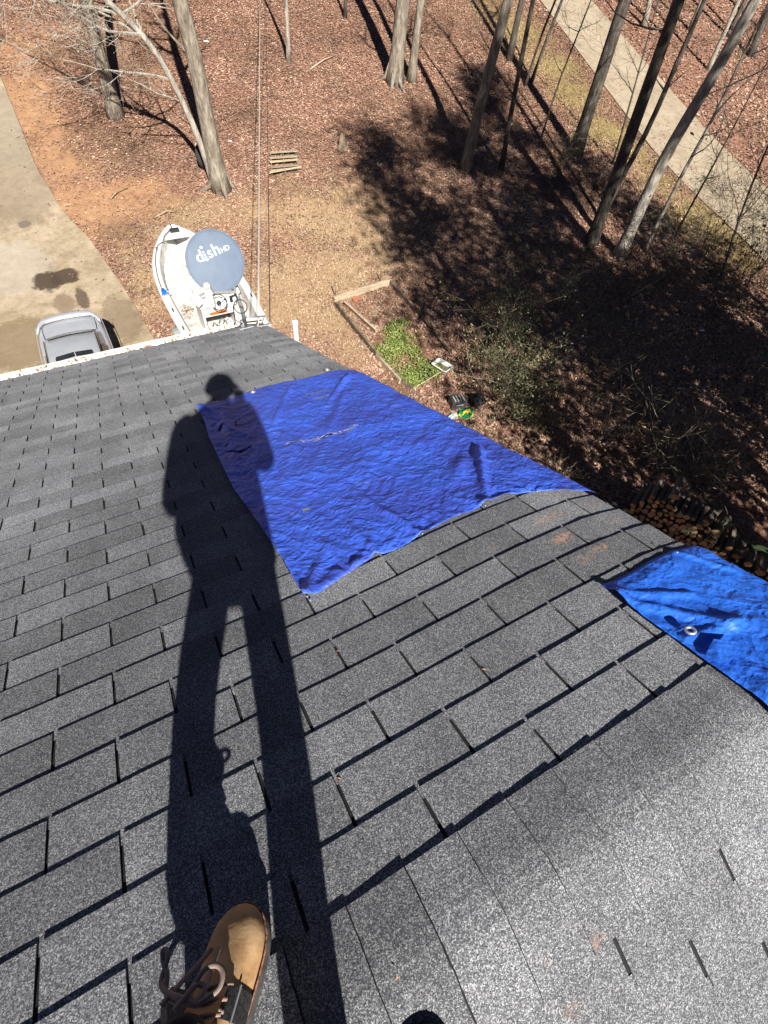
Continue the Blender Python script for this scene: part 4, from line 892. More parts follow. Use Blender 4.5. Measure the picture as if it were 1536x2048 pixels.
T('sapling', 'thinner stem of the close pair left of the road', (1050, 172), [(1085, 60), (1112, 0)], 8, 6, M_bark_d, 17, nb=6, b0=.5, bl=1.4, depth=1)
T('sapling', 'twiggy sapling with a few dead leaves in front of the road', (1078, 290), [(1125, 140), (1158, 65)], 7, 5, M_bark_d, 18, nb=12, b0=.35, bl=1.7, depth=2, kids=3)
T('sapling', 'twiggy sapling in front of the road between the dark trunks', (1225, 330), [(1262, 200), (1300, 60)], 7.5, 5, M_bark_d, 51, nb=16, b0=.25, bl=2.0, depth=2, kids=4)
T('sapling', 'spreading twiggy sapling low at the right edge', (1440, 560), [(1480, 430), (1530, 300)], 6.5, 6, M_bark_d, 52, nb=18, b0=.2, bl=2.2, depth=2, kids=4)
T('sapling', 'bent twiggy sapling at the right edge over the road', (1350, 470), [(1400, 380), (1470, 250)], 6.5, 5, M_bark_d, 53, nb=16, b0=.3, bl=2.0, depth=2, kids=4)
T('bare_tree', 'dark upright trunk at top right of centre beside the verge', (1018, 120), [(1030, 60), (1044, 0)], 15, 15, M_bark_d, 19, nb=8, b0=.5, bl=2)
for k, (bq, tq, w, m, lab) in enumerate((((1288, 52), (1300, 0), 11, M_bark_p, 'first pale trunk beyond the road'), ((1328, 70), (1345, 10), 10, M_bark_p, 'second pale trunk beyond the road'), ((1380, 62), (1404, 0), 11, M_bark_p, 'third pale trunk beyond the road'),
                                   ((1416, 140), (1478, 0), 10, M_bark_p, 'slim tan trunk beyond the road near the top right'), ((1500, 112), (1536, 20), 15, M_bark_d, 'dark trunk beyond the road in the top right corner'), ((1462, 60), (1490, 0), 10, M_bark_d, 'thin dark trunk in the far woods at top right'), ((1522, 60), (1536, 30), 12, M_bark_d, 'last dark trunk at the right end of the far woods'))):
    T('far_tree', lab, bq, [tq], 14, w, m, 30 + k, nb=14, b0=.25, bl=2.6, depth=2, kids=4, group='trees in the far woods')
# trees standing beyond the frame, whose crowns shade the yard
M_ever = leaf_material('evergreen_leaf')
def evergreen(label, base, height, r, n, seed, name='evergreen_tree', lo=.25, size=.22, squash=1.0):
    rr = np.random.default_rng(seed); x, y = base; z = gz(x, y); t = thing(name, label, 'tree', (x, y, z), group='evergreens beside the house')
    MB().tube([(x, y, z - .2), (x + .1, y, z + height * .5), (x, y, z + height)], [.24, .16, .02], 10).build('trunk', M_bark_d, t, True)
    ncl = 46; ch = rr.uniform(lo, 1, ncl); ca = rr.uniform(0, 6.283, ncl); cr_ = r * (1 - (ch - lo) / (1 - lo) * .75) * np.sqrt(rr.uniform(.05, 1, ncl)); cc = np.stack([x + cr_ * np.cos(ca), y + cr_ * np.sin(ca), z + ch * height], -1); cs = rr.uniform(.5, 1.15, ncl)
    k = rr.integers(0, ncl, n); P = cc[k] + rr.normal(0, 1, (n, 3)) * cs[k][:, None] * np.array([.8, .8, .5])
    col = np.array([[.035, .06, .022]]) * rr.uniform(.6, 1.5, (n, 1)); quads('crown', leaf_quads(P, size, 1.0, rr), M_ever, col, t)
    br = MB()
    for c in cc: br.tube([(x, y, c[2] - .5), c], [.05, .01], 4, cap=False)
    br.build('limb', M_bark_d, t)
EVER = [((7.4, -3.2), 22, 2.5, 8500, .44), ((10.2, -4.6), 24, 3.3, 15000, .34), ((13.2, -3.6), 26, 3.0, 11500, .28), ((16.0, -2.4), 19, 2.5, 5600, .32), ((12.4, -1.4), 11.5, 2.4, 4800, .22), ((9.6, -7.2), 13, 2.4, 4400, .3), ((18.2, -1.0), 13, 2.2, 3400, .3), ((7.9, -2.2), 7.5, 1.9, 3200, .28), ((14.8, .6), 8.5, 2.2, 3600, .25)]
ORD = ('nearest the gable, tall and thin', 'tallest of the row', 'third in the row, broad', 'fourth in the row', 'short, before the row', 'short, behind the row', 'farthest from the house', 'low, beside the gable wall', 'low, at the far end')
for k, (bxy, hh, r, n_, lo_) in enumerate(EVER): evergreen('dense evergreen beside the house beyond the right edge, ' + ORD[k], bxy, hh, r, n_, 100 + k, lo=lo_, size=.26)

# ------------------------------------------------------------------ things in the yard
M_wood = PM('weathered_board', [(.3, (.20, .155, .105)), (.5, (.33, .265, .185)), (.7, (.46, .38, .28))], 4, 6, rough=.85, stretch=(1, 6, 6), bump=.3, bscale=30, rand=.25)
M_oldw = PM('rotten_timber', [(.3, (.055, .042, .030)), (.5, (.13, .10, .07)), (.7, (.24, .195, .14))], 5, 7, rough=.9, bump=.5, bscale=30)
def plank(p, q, w, h, name, mat, parent, z=0.0, tilt=0.0):
    p, q = np.array(p, float), np.array(q, float); d = q - p; l = np.linalg.norm(d); d /= l; s_ = np.cross([0, 0, 1.0], d); s_ /= np.linalg.norm(s_); u = np.cross(d, s_)
    s2, u2 = s_ * math.cos(tilt) + u * math.sin(tilt), u * math.cos(tilt) - s_ * math.sin(tilt)
    return MB().box((p + q) / 2 + u * (h / 2 + z), (l, w, h), np.array([d, s2, u2]).T).build(name, mat, parent, bevel=.006)
# pallet
pc = [gnd(*q) for q in ((540, 311), (592, 307), (598, 347), (543, 352))]; pal = thing('wooden_pallet', 'weathered wooden pallet lying on the leaves', 'pallet', sum(pc) / 4)
def pq(u, v): return pc[0] * (1 - u) * (1 - v) + pc[1] * u * (1 - v) + pc[2] * u * v + pc[3] * (1 - u) * v
for u in (.03, .5, .97): plank(pq(u, -.02), pq(u, 1.02), .04, .09, 'stringer', M_oldw, pal, .03)
for v in (.07, .33, .52, .78, .97): plank(pq(-.02, v), pq(1.02, v + rnd.uniform(-.02, .02)), .15 if v < .9 else .1, .02, 'deck_board', M_wood, pal, .122 if v < .9 else .15)
for v in (.1, .9): plank(pq(-.02, v), pq(1.02, v), .12, .018, 'bottom_board', M_oldw, pal, .008)
plank(pq(-.05, 1.08), pq(1.1, .93), .07, .035, 'loose_board', M_wood, pal, .15)
# stump
sb = gnd(684, 298); stp = thing('tree_stump', 'small jagged grey stump among the leaves right of the pallet', 'stump', sb)
mb = MB(); R = []
for k, (h, r) in enumerate(((-.05, .20), (.05, .16), (.18, .13), (.30, .11))): R.append([sb + np.array([r * rnd.uniform(.8, 1.25) * math.cos(a), r * rnd.uniform(.8, 1.25) * math.sin(a), h + (rnd.uniform(0, .22) if k == 3 else 0)]) for a in np.linspace(0, 2 * math.pi, 11, endpoint=False)])
mb.loft(R).build('wood', M_wood, stp)
# tyre against the thick tree
tb = gnd(407, 335); ty = thing('old_tyre', 'worn black tyre propped behind the thick grey tree', 'tyre', tb)
MB().torus(tb + np.array([.02, 0, .32]), .26, .095, (.75, -.5, .25), 28, 10).build('rubber', M_rubber, ty, True)
# litter
def litter(px, py, s, mat, label):
    q = gnd(px, py); mb = MB(); rr = random.Random(px); V = [q + np.array([rr.uniform(-1, 1) * s, rr.uniform(-.6, .6) * s, .02 + rr.uniform(0, .4) * s]) for _ in range(5)]
    V += [v + np.array([.004, .0, .012]) for v in V]; mb.add(V, [(0, 1, 2), (0, 2, 3), (1, 4, 2), (5, 7, 6), (5, 8, 7), (6, 7, 9), (0, 5, 6, 1), (3, 8, 5, 0)]); return tag(mb.build('paper_scrap', mat, None), label, 'litter', 'litter scraps on the ground')
litter(414, 86, .16, M_white, 'white paper scrap on the leaves right of the thick tree top'); litter(287, 143, .12, M_wood, 'tan paper scrap between the two left trees'); litter(137, 414, .13, M_wood, 'cream paper scrap beside the driveway edge'); litter(1400, 664, .16, M_white, 'white scrap in the shaded undergrowth at right'); litter(460, 285, .1, M_white, 'small white scrap right of the thick tree trunk')
# garden bed with old boards
gb = thing('garden_bed', 'rectangular garden bed edged with rotting boards', 'garden bed', gnd(770, 680))
def gp(px, py): return gnd(px, py)
plank(gp(668, 604), gp(780, 568), .10, .16, 'board', M_wood, gb); plank(gp(672, 614), gp(760, 724), .06, .18, 'board', M_oldw, gb); plank(gp(690, 612), gp(752, 668), .06, .15, 'board', M_wood, gb, .02, .3)
plank(gp(752, 716), gp(800, 768), .06, .16, 'board', M_wood, gb); plank(gp(778, 568), gp(845, 640), .06, .16, 'board', M_oldw, gb); plank(gp(842, 636), gp(898, 708), .06, .13, 'board', M_oldw, gb, 0, .2); plank(gp(790, 760), gp(826, 782), .05, .12, 'board', M_oldw, gb)
for q in ((664, 574, 672, 596), (752, 556, 762, 566)):
    a = gnd(q[2], q[3]); MB().tube([a - np.array([0, 0, .1]), a + np.array([.02, .1, .45])], .018, 6).build('stake', M_oldw, gb)
M_brick = PM('red_brick', [(.3, (.30, .10, .05)), (.7, (.42, .16, .09))], 20, rough=.9)
q = gnd(712, 602); tag(MB().box(q + np.array([0, 0, .06]), (.22, .11, .07), rz(.4)).build('brick', M_brick, None, bevel=.006), 'single red brick inside the far corner of the garden bed', 'brick')
a, b2 = gnd(822, 782), gnd(912, 735); tag(MB().tube([a + np.array([0, 0, .05]), (a + b2) / 2 + np.array([0, 0, .12]), b2 + np.array([0, 0, .15])], [.016, .014, .010], 6).build('stick', M_wood, None, True), 'long bare stick lying across the near end of the garden bed', 'stick')
# white tub
q = gnd(882, 742); tub = thing('storage_tub', 'white plastic tub holding murky water at the garden bed', 'tub', q)
def rrect(w, d, z, r=.05, n=5):
    P = []
    for cx, cy, a0 in ((w - r, d - r, 0), (-w + r, d - r, 90), (-w + r, -d + r, 180), (w - r, -d + r, 270)):
        for k in range(n): a = math.radians(a0 + 90 * k / (n - 1)); P.append((cx + r * math.cos(a), cy + r * math.sin(a), z))
    return P
RT = rz(.35)
def RR(w, d, z, r=.06): return [q + RT @ np.array(p) for p in rrect(w, d, z, r)]
MB().loft([RR(.13, .18, .01), RR(.17, .235, .20), RR(.195, .26, .20), RR(.195, .26, .215), RR(.16, .225, .215), RR(.15, .21, .10), RR(.12, .17, .03)]).build('shell', M_white, tub, True)
MB().add(RR(.148, .208, .10), [tuple(range(20))]).build('water', PM('murky_water', [(.3, (.10, .085, .03)), (.7, (.16, .14, .06))], 12, rough=.15), tub)
q2 = gnd(850, 748); tray = thing('seedling_tray', 'black plastic seedling tray among the weeds beside the white tub', 'tray', q2); RT2 = rz(-.25)
mb = MB()
for i in range(4):
    for j in range(5):
        c = q2 + RT2 @ np.array([(i - 1.5) * .085, (j - 2) * .085, .07]); mb.box(c, (.012, .085, .06), RT2); mb.box(c, (.085, .012, .058), RT2)
mb.build('cell_grid', M_black, tray); MB().box(q2 + np.array([0, 0, .02]), (.36, .44, .02), RT2).build('base', M_black, tray)
q3 = gnd(913, 812); bat = thing('black_crate', 'grey-black plastic case with light ribs beside the garden bags', 'case', q3); RT3 = rz(-.2)
MB().box(q3 + np.array([0, 0, .13]), (.40, .28, .26), RT3).build('body', PM('grey_plastic', [(.3, (.03, .03, .032)), (.7, (.07, .07, .072))], 9, rough=.45), bat, bevel=.02)
for k in range(4): MB().box(q3 + RT3 @ np.array([-.12 + k * .08, 0, .268]), (.035, .22, .02), RT3).build('rib', M_lnb, bat, bevel=.004)
MB().tube([q3 + RT3 @ np.array([-.1, -.15, .16]), q3 + RT3 @ np.array([0, -.19, .2]), q3 + RT3 @ np.array([.1, -.15, .16])], .012, 6).build('handle', M_lnb, bat)
def sack(px, py, w, d, h, mat, label, seed, name='plastic_bag'):
    q = gnd(px, py); rr = random.Random(seed); R = []
    for z, s in ((0, .8), (h * .3, 1.05), (h * .6, .95), (h * .85, .6), (h, .2)): R.append([q + np.array([w * s * rr.uniform(.75, 1.15) * math.cos(a), d * s * rr.uniform(.75, 1.15) * math.sin(a), z + rr.uniform(-.02, .03)]) for a in np.linspace(0, 2 * math.pi, 13, endpoint=False)])
    return tag(MB().loft(R).build(name, mat, None), label, 'bag', 'bags by the garden bed')
n_ = N('green_yellow_bag'); M_bag = n_.out(n_.ramp(n_.noise(7, 2), [(.40, (.01, .16, .07)), (.52, (.015, .22, .06)), (.56, (.65, .45, .02)), (.70, (.70, .50, .03))], 'CONSTANT'), .4)
sack(932, 830, .22, .16, .14, M_bag, 'crumpled green and yellow plastic bag by the black case', 3); sack(905, 835, .15, .10, .10, PM('pale_film', [(.3, (.22, .30, .27)), (.7, (.40, .46, .44))], 9, rough=.35), 'crumpled pale plastic bag left of the green and yellow one', 5); sack(952, 805, .2, .25, .22, M_black, 'crumpled black plastic bag behind the black case', 6)

# ------------------------------------------------------------------ shrubs, undergrowth, brush
def shrub(name, label, px, py, rad, height, nst, nleaf, seed, col, lsize=.05, cat='shrub', group='shrubs beside the garden bed', matb=None, depth=2):
    rr = random.Random(seed); r2 = np.random.default_rng(seed); b = gnd(px, py); t = thing(name, label, cat, b, group=group); mb = MB(); tips = []
    for k in range(nst):
        a = rr.uniform(0, 6.283); o = rr.uniform(0, rad * .35); p = b + np.array([o * math.cos(a), o * math.sin(a), 0]); p[2] = gz(p[0], p[1]) - .05
        branch(mb, p, (math.cos(a) * rad / height, math.sin(a) * rad / height, 1.0), rr.uniform(.008, .016), height * rr.uniform(.6, 1.1), depth, rr, .22, .02, tips, 4)
    mb.build('stems', matb or M_twig, t)
    if nleaf:
        tp_ = np.array(tips); P = tp_[r2.integers(0, len(tp_), nleaf)] + r2.normal(0, .11, (nleaf, 3)); P[:, 2] = np.maximum(P[:, 2], gzv(P[:, 0], P[:, 1]) + .03)
        c = np.array(col)[r2.integers(0, len(col), nleaf)] * r2.uniform(.7, 1.3, (nleaf, 1)); quads('leaves', leaf_quads(P, lsize, .9, r2), M_ever, c, t)
    return t
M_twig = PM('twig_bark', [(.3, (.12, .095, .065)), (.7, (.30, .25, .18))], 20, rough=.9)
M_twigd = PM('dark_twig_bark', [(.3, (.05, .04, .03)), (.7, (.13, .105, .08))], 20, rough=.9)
GR = [[.13, .16, .07], [.18, .20, .09], [.24, .25, .13], [.09, .12, .05]]; OL = [[.12, .115, .045], [.17, .15, .06], [.09, .09, .035]]
shrub('privet_shrub', 'loose grey-green shrub right of the white tub', 1005, 800, .95, 1.9, 16, 4200, 1, GR, .06)
shrub('privet_shrub', 'smaller olive shrub above the large grey-green one', 985, 665, .75, 1.3, 12, 1900, 2, OL, .055)
shrub('privet_shrub', 'low olive shrub right of the grey-green one in shade', 1065, 850, .7, 1.2, 10, 1500, 3, OL, .055)
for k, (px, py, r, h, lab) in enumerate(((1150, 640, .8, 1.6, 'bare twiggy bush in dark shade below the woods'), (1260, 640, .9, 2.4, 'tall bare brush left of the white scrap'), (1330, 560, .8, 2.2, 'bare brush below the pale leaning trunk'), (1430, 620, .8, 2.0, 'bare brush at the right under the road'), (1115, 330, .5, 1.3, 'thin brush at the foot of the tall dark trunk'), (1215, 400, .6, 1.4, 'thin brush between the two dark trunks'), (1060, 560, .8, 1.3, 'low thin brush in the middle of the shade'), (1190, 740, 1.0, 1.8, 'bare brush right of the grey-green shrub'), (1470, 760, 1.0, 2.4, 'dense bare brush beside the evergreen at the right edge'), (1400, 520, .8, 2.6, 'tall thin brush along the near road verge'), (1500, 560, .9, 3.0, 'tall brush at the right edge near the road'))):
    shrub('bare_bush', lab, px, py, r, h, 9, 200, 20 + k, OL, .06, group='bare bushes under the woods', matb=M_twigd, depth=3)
shrub('brush_heap', 'pale arching bare branches of a brush heap above the firewood', 1345, 930, 1.3, 2.1, 30, 160, 40, [[.25, .12, .06], [.30, .16, .09]], .09, cat='brush', group='brush heaps', matb=M_twig)
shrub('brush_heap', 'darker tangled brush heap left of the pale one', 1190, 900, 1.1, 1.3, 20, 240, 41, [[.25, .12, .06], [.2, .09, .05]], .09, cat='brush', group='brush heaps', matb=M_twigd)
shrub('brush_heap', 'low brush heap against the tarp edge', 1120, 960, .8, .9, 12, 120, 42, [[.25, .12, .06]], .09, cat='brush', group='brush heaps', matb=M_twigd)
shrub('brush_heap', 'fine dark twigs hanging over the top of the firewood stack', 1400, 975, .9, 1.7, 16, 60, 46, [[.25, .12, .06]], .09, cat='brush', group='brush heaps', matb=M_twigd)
shrub('evergreen_shrub', 'dark evergreen shrub cut by the right edge', 1545, 830, .8, 2.3, 12, 1900, 43, [[.05, .085, .05], [.08, .12, .08]], .09, group='evergreen shrubs at right')
t_ = shrub('leafy_sapling', 'leggy sapling with dark hanging leaves in front of the road', 1415, 640, .75, 4.6, 4, 420, 44, [[.03, .05, .022], [.05, .07, .03]], .11, cat='sapling', group='saplings', matb=M_twigd)

# fallen sticks
for k, (a, b_, r, lab) in enumerate((((620, 140), (672, 112), .03, 'pale fallen stick near the slender tree'), ((222, 400), (256, 378), .02, 'crooked stick on the bare clay'), ((310, 437), (352, 425), .02, 'pale stick lying below the thick tree'), ((1100, 965), (1185, 905), .02, 'long pale stick slanting out of the brush by the tarp'), ((1250, 600), (1345, 540), .03, 'pale stick leaning in the shaded undergrowth'))):
    p, q = gnd(*a), gnd(*b_); m = (p + q) / 2 + np.array([rnd.uniform(-.1, .1), rnd.uniform(-.1, .1), .12]); tag(MB().tube([p + np.array([0, 0, .03]), m, q + np.array([0, 0, .03])], [r, r * .85, r * .5], 6).build('fallen_stick', M_wood, None, True), lab, 'stick', 'fallen sticks')
# surface root of the thick tree
rp = [gnd(*q) for q in ((446, 385), (462, 395), (478, 406), (500, 414))]

# ------------------------------------------------------------------ firewood
M_cut = PM('cut_log_end', [(.25, (.15, .095, .05)), (.5, (.34, .22, .115)), (.75, (.50, .35, .20))], 14, 6, rough=.85, rand=.45)
M_logb = PM('log_bark', [(.3, (.045, .035, .027)), (.5, (.11, .088, .065)), (.7, (.20, .165, .13))], 10, 6, rough=.95, bump=.6, bscale=24, rand=.35)
fo = gnd(1278, 985, 1.15); fo[2] = gz(fo[0], fo[1]); ax_ = np.array([fo[0] - CAM[0], fo[1] - CAM[1] + .8, 0]); ax_ /= np.linalg.norm(ax_); tn = np.array([ax_[1], -ax_[0], 0.0])   # axis away from the house, tangent to the right
def log_mesh(seed):
    rr = random.Random(seed); mbk, mbe = MB(), MB(); n = 10; j = [rr.uniform(.86, 1.1) for _ in range(n)]; ring = lambda y, s: [(math.cos(2 * math.pi * k / n) * j[k] * s, y, math.sin(2 * math.pi * k / n) * j[k] * s) for k in range(n)]
    mbk.loft([ring(-.5, .97), ring(-.46, 1), ring(.46, 1), ring(.5, .97)], False, True); A = ring(-.497, .95); mbe.add(A, [tuple(range(n))])
    a = bpy.data.meshes.new('log'); a.from_pydata(mbk.v, [], mbk.f); a.materials.append(M_logb); b = bpy.data.meshes.new('log_end'); b.from_pydata(mbe.v, [], mbe.f); b.materials.append(M_cut); return a, b
LOGS = [log_mesh(k) for k in range(6)]
nlog = 0
def put_log(u, d, z, r, ln, yaw, label, tiltv=0.0):
    global nlog
    me_, en = LOGS[nlog % 6]; nlog += 1; c = fo + tn * u + ax_ * (d + ln / 2); o = link('firewood_log', me_); a = math.atan2(ax_[1], ax_[0]) - math.pi / 2 + yaw
    o.location = (c[0], c[1], fo[2] + z); o.rotation_euler = (tiltv, rnd.uniform(0, 6.28), a); o.rotation_mode = 'YXZ'; o.scale = (r, ln, r); tag(o, label, 'firewood', 'firewood logs in the stack beside the house')
    e = link('cut_end', en, o)
rl = random.Random(5); W_ST = 3.4
ORDW = ['first', 'second', 'third', 'fourth', 'fifth', 'sixth', 'seventh', 'eighth', 'ninth', 'tenth', 'eleventh', 'twelfth', 'thirteenth', 'fourteenth', 'fifteenth', 'sixteenth', 'seventeenth', 'eighteenth', 'nineteenth', 'twentieth', 'twenty-first', 'twenty-second', 'twenty-third', 'twenty-fourth', 'twenty-fifth', 'twenty-sixth', 'twenty-seventh', 'twenty-eighth', 'twenty-ninth', 'thirtieth', 'thirty-first', 'thirty-second', 'thirty-third', 'thirty-fourth', 'thirty-fifth', 'thirty-sixth']
for row in range(12):
    u = -.15 + (row % 2) * .06 + row * .04; col_ = 0
    while u < W_ST:
        top = 1.28 - .62 * max(0, (u - 1.1)) / 1.2 if u < 2.3 else .62
        z = .07 + row * .112
        if z < top:
            if z > top - .16: lab = 'uncovered top log of the firewood stack, %s from left in layer %s' % (ORDW[col_], ORDW[row])
            else: lab = 'round cut firewood end, %s from left in the %s layer up' % (ORDW[col_], ORDW[row])
            put_log(u, rl.uniform(-.05, .06), z, rl.uniform(.044, .068), rl.uniform(.48, .60), rl.uniform(-.05, .05), lab); col_ += 1
        u += rl.uniform(.108, .138)
for k, (u, d, z) in enumerate(((.55, .1, 1.40), (1.35, .05, 1.24), (1.62, .12, 1.1), (1.9, .05, .98), (2.15, .1, .86), (2.4, .12, .8), (2.62, .1, .8), (2.85, .12, .8), (3.05, .1, .8))):
    put_log(u, d, z, rl.uniform(.06, .095), .58, rl.uniform(-.2, .2), 'thick loose log on top of the firewood stack, %s from the left' % ORDW[k], rl.uniform(-.06, .06))
# black pipe and bag at the house corner
q = gnd(1210, 1010, .6); tag(MB().tube([q + np.array([-.6, .4, -.1]), q + np.array([0, 0, .05]), q + np.array([.8, -.5, 0])], .06, 10).build('drain_pipe', M_black, None, True), 'black corrugated drain pipe in the shade beside the firewood', 'pipe')

# ------------------------------------------------------------------ weeds, grass and leaf litter
def inpoly(x, y, P):
    r = np.zeros(x.shape, bool); n = len(P); j = n - 1
    for i in range(n):
        xi, yi, xj, yj = P[i][0], P[i][1], P[j][0], P[j][1]; c = ((yi > y) != (yj > y)) & (x < (xj - xi) * (y - yi) / (yj - yi + 1e-12) + xi); r ^= c; j = i
    return r
WEED = [gnd(*q)[:2] for q in ((738, 700), (775, 650), (812, 640), (850, 690), (905, 735), (870, 765), (828, 780), (785, 752))]
Wm = np.array(WEED); n = 16000; P = np.stack([rng.uniform(Wm[:, 0].min(), Wm[:, 0].max(), n), rng.uniform(Wm[:, 1].min(), Wm[:, 1].max(), n)], -1); k = inpoly(P[:, 0], P[:, 1], WEED) & (rng.random(n) < .55 + .9 * vnoise(P[:, 0], P[:, 1], 1.6, 8) - .15); P = P[k]
z = gzv(P[:, 0], P[:, 1]) + rng.uniform(.03, .13, len(P)); P = np.column_stack([P, z]); wc_ = np.array([[.17, .23, .05], [.22, .29, .07], [.13, .18, .04], [.28, .32, .11]])
tag(quads('weeds', leaf_quads(P, .06, .6), M_ever, wc_[rng.integers(0, 4, len(P))] * rng.uniform(.75, 1.2, (len(P), 1))), 'bright green low weeds filling the near half of the garden bed', 'weeds', kind='stuff')
def blades(x, y, h, w, cols, lean=.6, r=rng):
    n = len(x); z = gzv(x, y); a = r.uniform(0, 6.283, n); h = h * r.uniform(.5, 1.4, n); b = np.stack([x, y, z], -1); s = np.stack([np.cos(a), np.sin(a), 0 * a], -1) * (w * r.uniform(.6, 1.3, n))[:, None]
    l = np.stack([r.normal(0, lean, n) * h, r.normal(0, lean, n) * h, h], -1); return np.stack([b - s, b + s, b + l], 1)
n = 150000; x, y = rng.uniform(-2, 12, n), rng.uniform(7.5, 26, n); m = field(STRAW, x, y); k = (rng.random(n) < np.clip(m * 1.1, 0, .9)) & ~on_drive(x, y) & ~inpoly(x, y, WEED); x, y = x[k], y[k]
gc_ = np.array([[.50, .38, .24], [.42, .31, .19], [.32, .21, .13], [.56, .45, .30], [.30, .27, .12], [.22, .24, .09]]); pk = rng.choice(6, len(x), p=[.28, .25, .2, .15, .08, .04])
tag(quads('dry_grass', blades(x, y, .07, .008, None), M_ever, gc_[pk] * rng.uniform(.8, 1.2, (len(x), 1))), 'short straw-coloured dry grass between the boat and garden bed', 'grass', kind='stuff')
n = 90000; x, y = rng.uniform(8, 34, n), rng.uniform(5, 40, n); m = field(OLIVE, x, y); k = (rng.random(n) < m) & ~on_road(x, y); x, y = x[k], y[k]; pk = rng.choice(6, len(x), p=[.22, .2, .12, .12, .2, .14])
tag(quads('verge_grass', blades(x, y, .10, .012, None), M_ever, gc_[pk] * rng.uniform(.8, 1.2, (len(x), 1))), 'olive and straw grass along the road verge', 'grass', kind='stuff')
def scatter_leaves(n, x0, x1, y0, y1, size, name, label, r, dens=1.0):
    x, y = r.uniform(x0, x1, n), r.uniform(y0, y1, n)
    bare = np.clip(field(CLAY, x, y) * 1.15, 0, .93); st = np.clip(field(STRAW, x, y) * 1.05, 0, .86); di = np.clip(field(DIRT, x, y) * .9, 0, .75); ol = np.clip(field(OLIVE, x, y), 0, .72)
    p = (1 - bare) * (1 - st) * (1 - di) * (1 - ol) * dens * np.clip(.80 + .7 * vnoise(x, y, .9, 33.), .25, 1)
    p = np.where(on_drive(x, y), .004, p); p = np.where(on_road(x, y), .012, p); p = np.where(inpoly(x, y, WEED), .08, p)
    k = r.random(n) < p; x, y = x[k], y[k]; z = gzv(x, y) + r.uniform(.012, .05, len(x)) + np.where(on_drive(x, y) | on_road(x, y), .055, 0)
    P = np.column_stack([x, y, z]); c = leaf_cols(len(P), r, .22) * (1 + .55 * vnoise(x, y, .35, 71.) + .35 * vnoise(x, y, 1.4, 17.))[:, None]; size = size * r.uniform(.55, 1.35, len(P)); tag(quads(name, leaf_quads(P, size, .26, r), M_leaf, c), label, 'leaves', kind='stuff')
scatter_leaves(130000, -1, 15, 2, 16, .085, 'leaf_litter', 'fallen brown leaves on the near yard', np.random.default_rng(1))
scatter_leaves(380000, -1, 26, 14, 34, .082, 'leaf_litter', 'fallen red-brown leaves carpeting the slope behind the yard', np.random.default_rng(2))
scatter_leaves(110000, 12, 26, -2, 18, .10, 'leaf_litter', 'fallen leaves in the shaded woods at right', np.random.default_rng(3))
scatter_leaves(120000, 25, 56, 6, 46, .16, 'leaf_litter', 'fallen leaves beyond the road', np.random.default_rng(4))

# ------------------------------------------------------------------ the person standing at the ridge
import bmesh
M_skin = PM('skin', [(.3, (.38, .22, .15)), (.7, (.48, .30, .22))], 12, rough=.6)
M_jacket = PM('jacket_cloth', [(.3, (.03, .032, .036)), (.7, (.05, .052, .058))], 30, rough=.9)
M_trous = PM('trouser_cloth', [(.3, (.022, .022, .022)), (.7, (.045, .044, .042))], 40, rough=.9)
M_cap = PM('cap_cloth', [(.3, (.03, .03, .032)), (.7, (.05, .05, .054))], 30, rough=.9)
M_nubuck = PM('tan_nubuck', [(.25, (.26, .15, .068)), (.42, (.42, .255, .125)), (.58, (.52, .335, .175)), (.8, (.62, .44, .26))], 28, 8, rough=.95, bump=.25, bscale=160, bdist=.002, spec=.12)
M_sole = PM('sole_rubber', [(.3, (.035, .033, .03)), (.7, (.10, .095, .088))], 30, rough=.75, bump=.3, bscale=90, bdist=.003)
M_stitch = PM('welt_stitch', [(.4, (.10, .035, .02)), (.6, (.42, .20, .12))], 160, rough=.8)
M_strap = PM('black_webbing', [(.4, (.008, .008, .009)), (.6, (.03, .03, .032))], 200, rough=.7, bump=.5, bscale=300, bdist=.002)
nl = N('brown_lace'); wv = nl.new('ShaderNodeTexWave'); wv.inputs['Scale'].default_value = 200; wv.inputs['Distortion'].default_value = 2; nl.t.links.new(nl.tc.outputs['Object'], wv.inputs['Vector'])
M_lace = nl.out(nl.ramp(wv.outputs['Fac'], [(.25, (.09, .055, .042)), (.6, (.26, .18, .145)), (.9, (.40, .31, .26))]), .85)
me_person = thing('person', 'person in cap, jacket and tan laced work boots standing at the roof ridge', 'person', F1(.3, -.46, 0))
def skin_part(name, V, E, Rr, mat, parent, sub=2):
    bm = bmesh.new(); lay = bm.verts.layers.skin.verify(); vs_ = [bm.verts.new(v) for v in V]
    for a, b in E: bm.edges.new((vs_[a], vs_[b]))
    for k, v in enumerate(vs_): r = Rr[k]; v[lay].radius = (r, r) if np.isscalar(r) else r; v[lay].use_root = (k == 0)
    me = bpy.data.meshes.new(name); bm.to_mesh(me); bm.free(); me.materials.append(mat); o = link(name, me, parent)
    m = o.modifiers.new('skin', 'SKIN'); m.use_smooth_shade = True; s_ = o.modifiers.new('smooth', 'SUBSURF'); s_.levels = sub; s_.render_levels = sub; return o
def sm(P, n=5):
    P = np.array(P); out = []
    for i in range(len(P) - 1):
        p0, p1, p2, p3 = P[max(i - 1, 0)], P[i], P[i + 1], P[min(i + 2, len(P) - 1)]
        for k in range(n): t = k / n; out.append(.5 * ((2 * p1) + (-p0 + p2) * t + (2 * p0 - 5 * p1 + 4 * p2 - p3) * t * t + (-p0 + 3 * p1 - 3 * p2 + p3) * t ** 3))
    out.append(P[-1]); return out
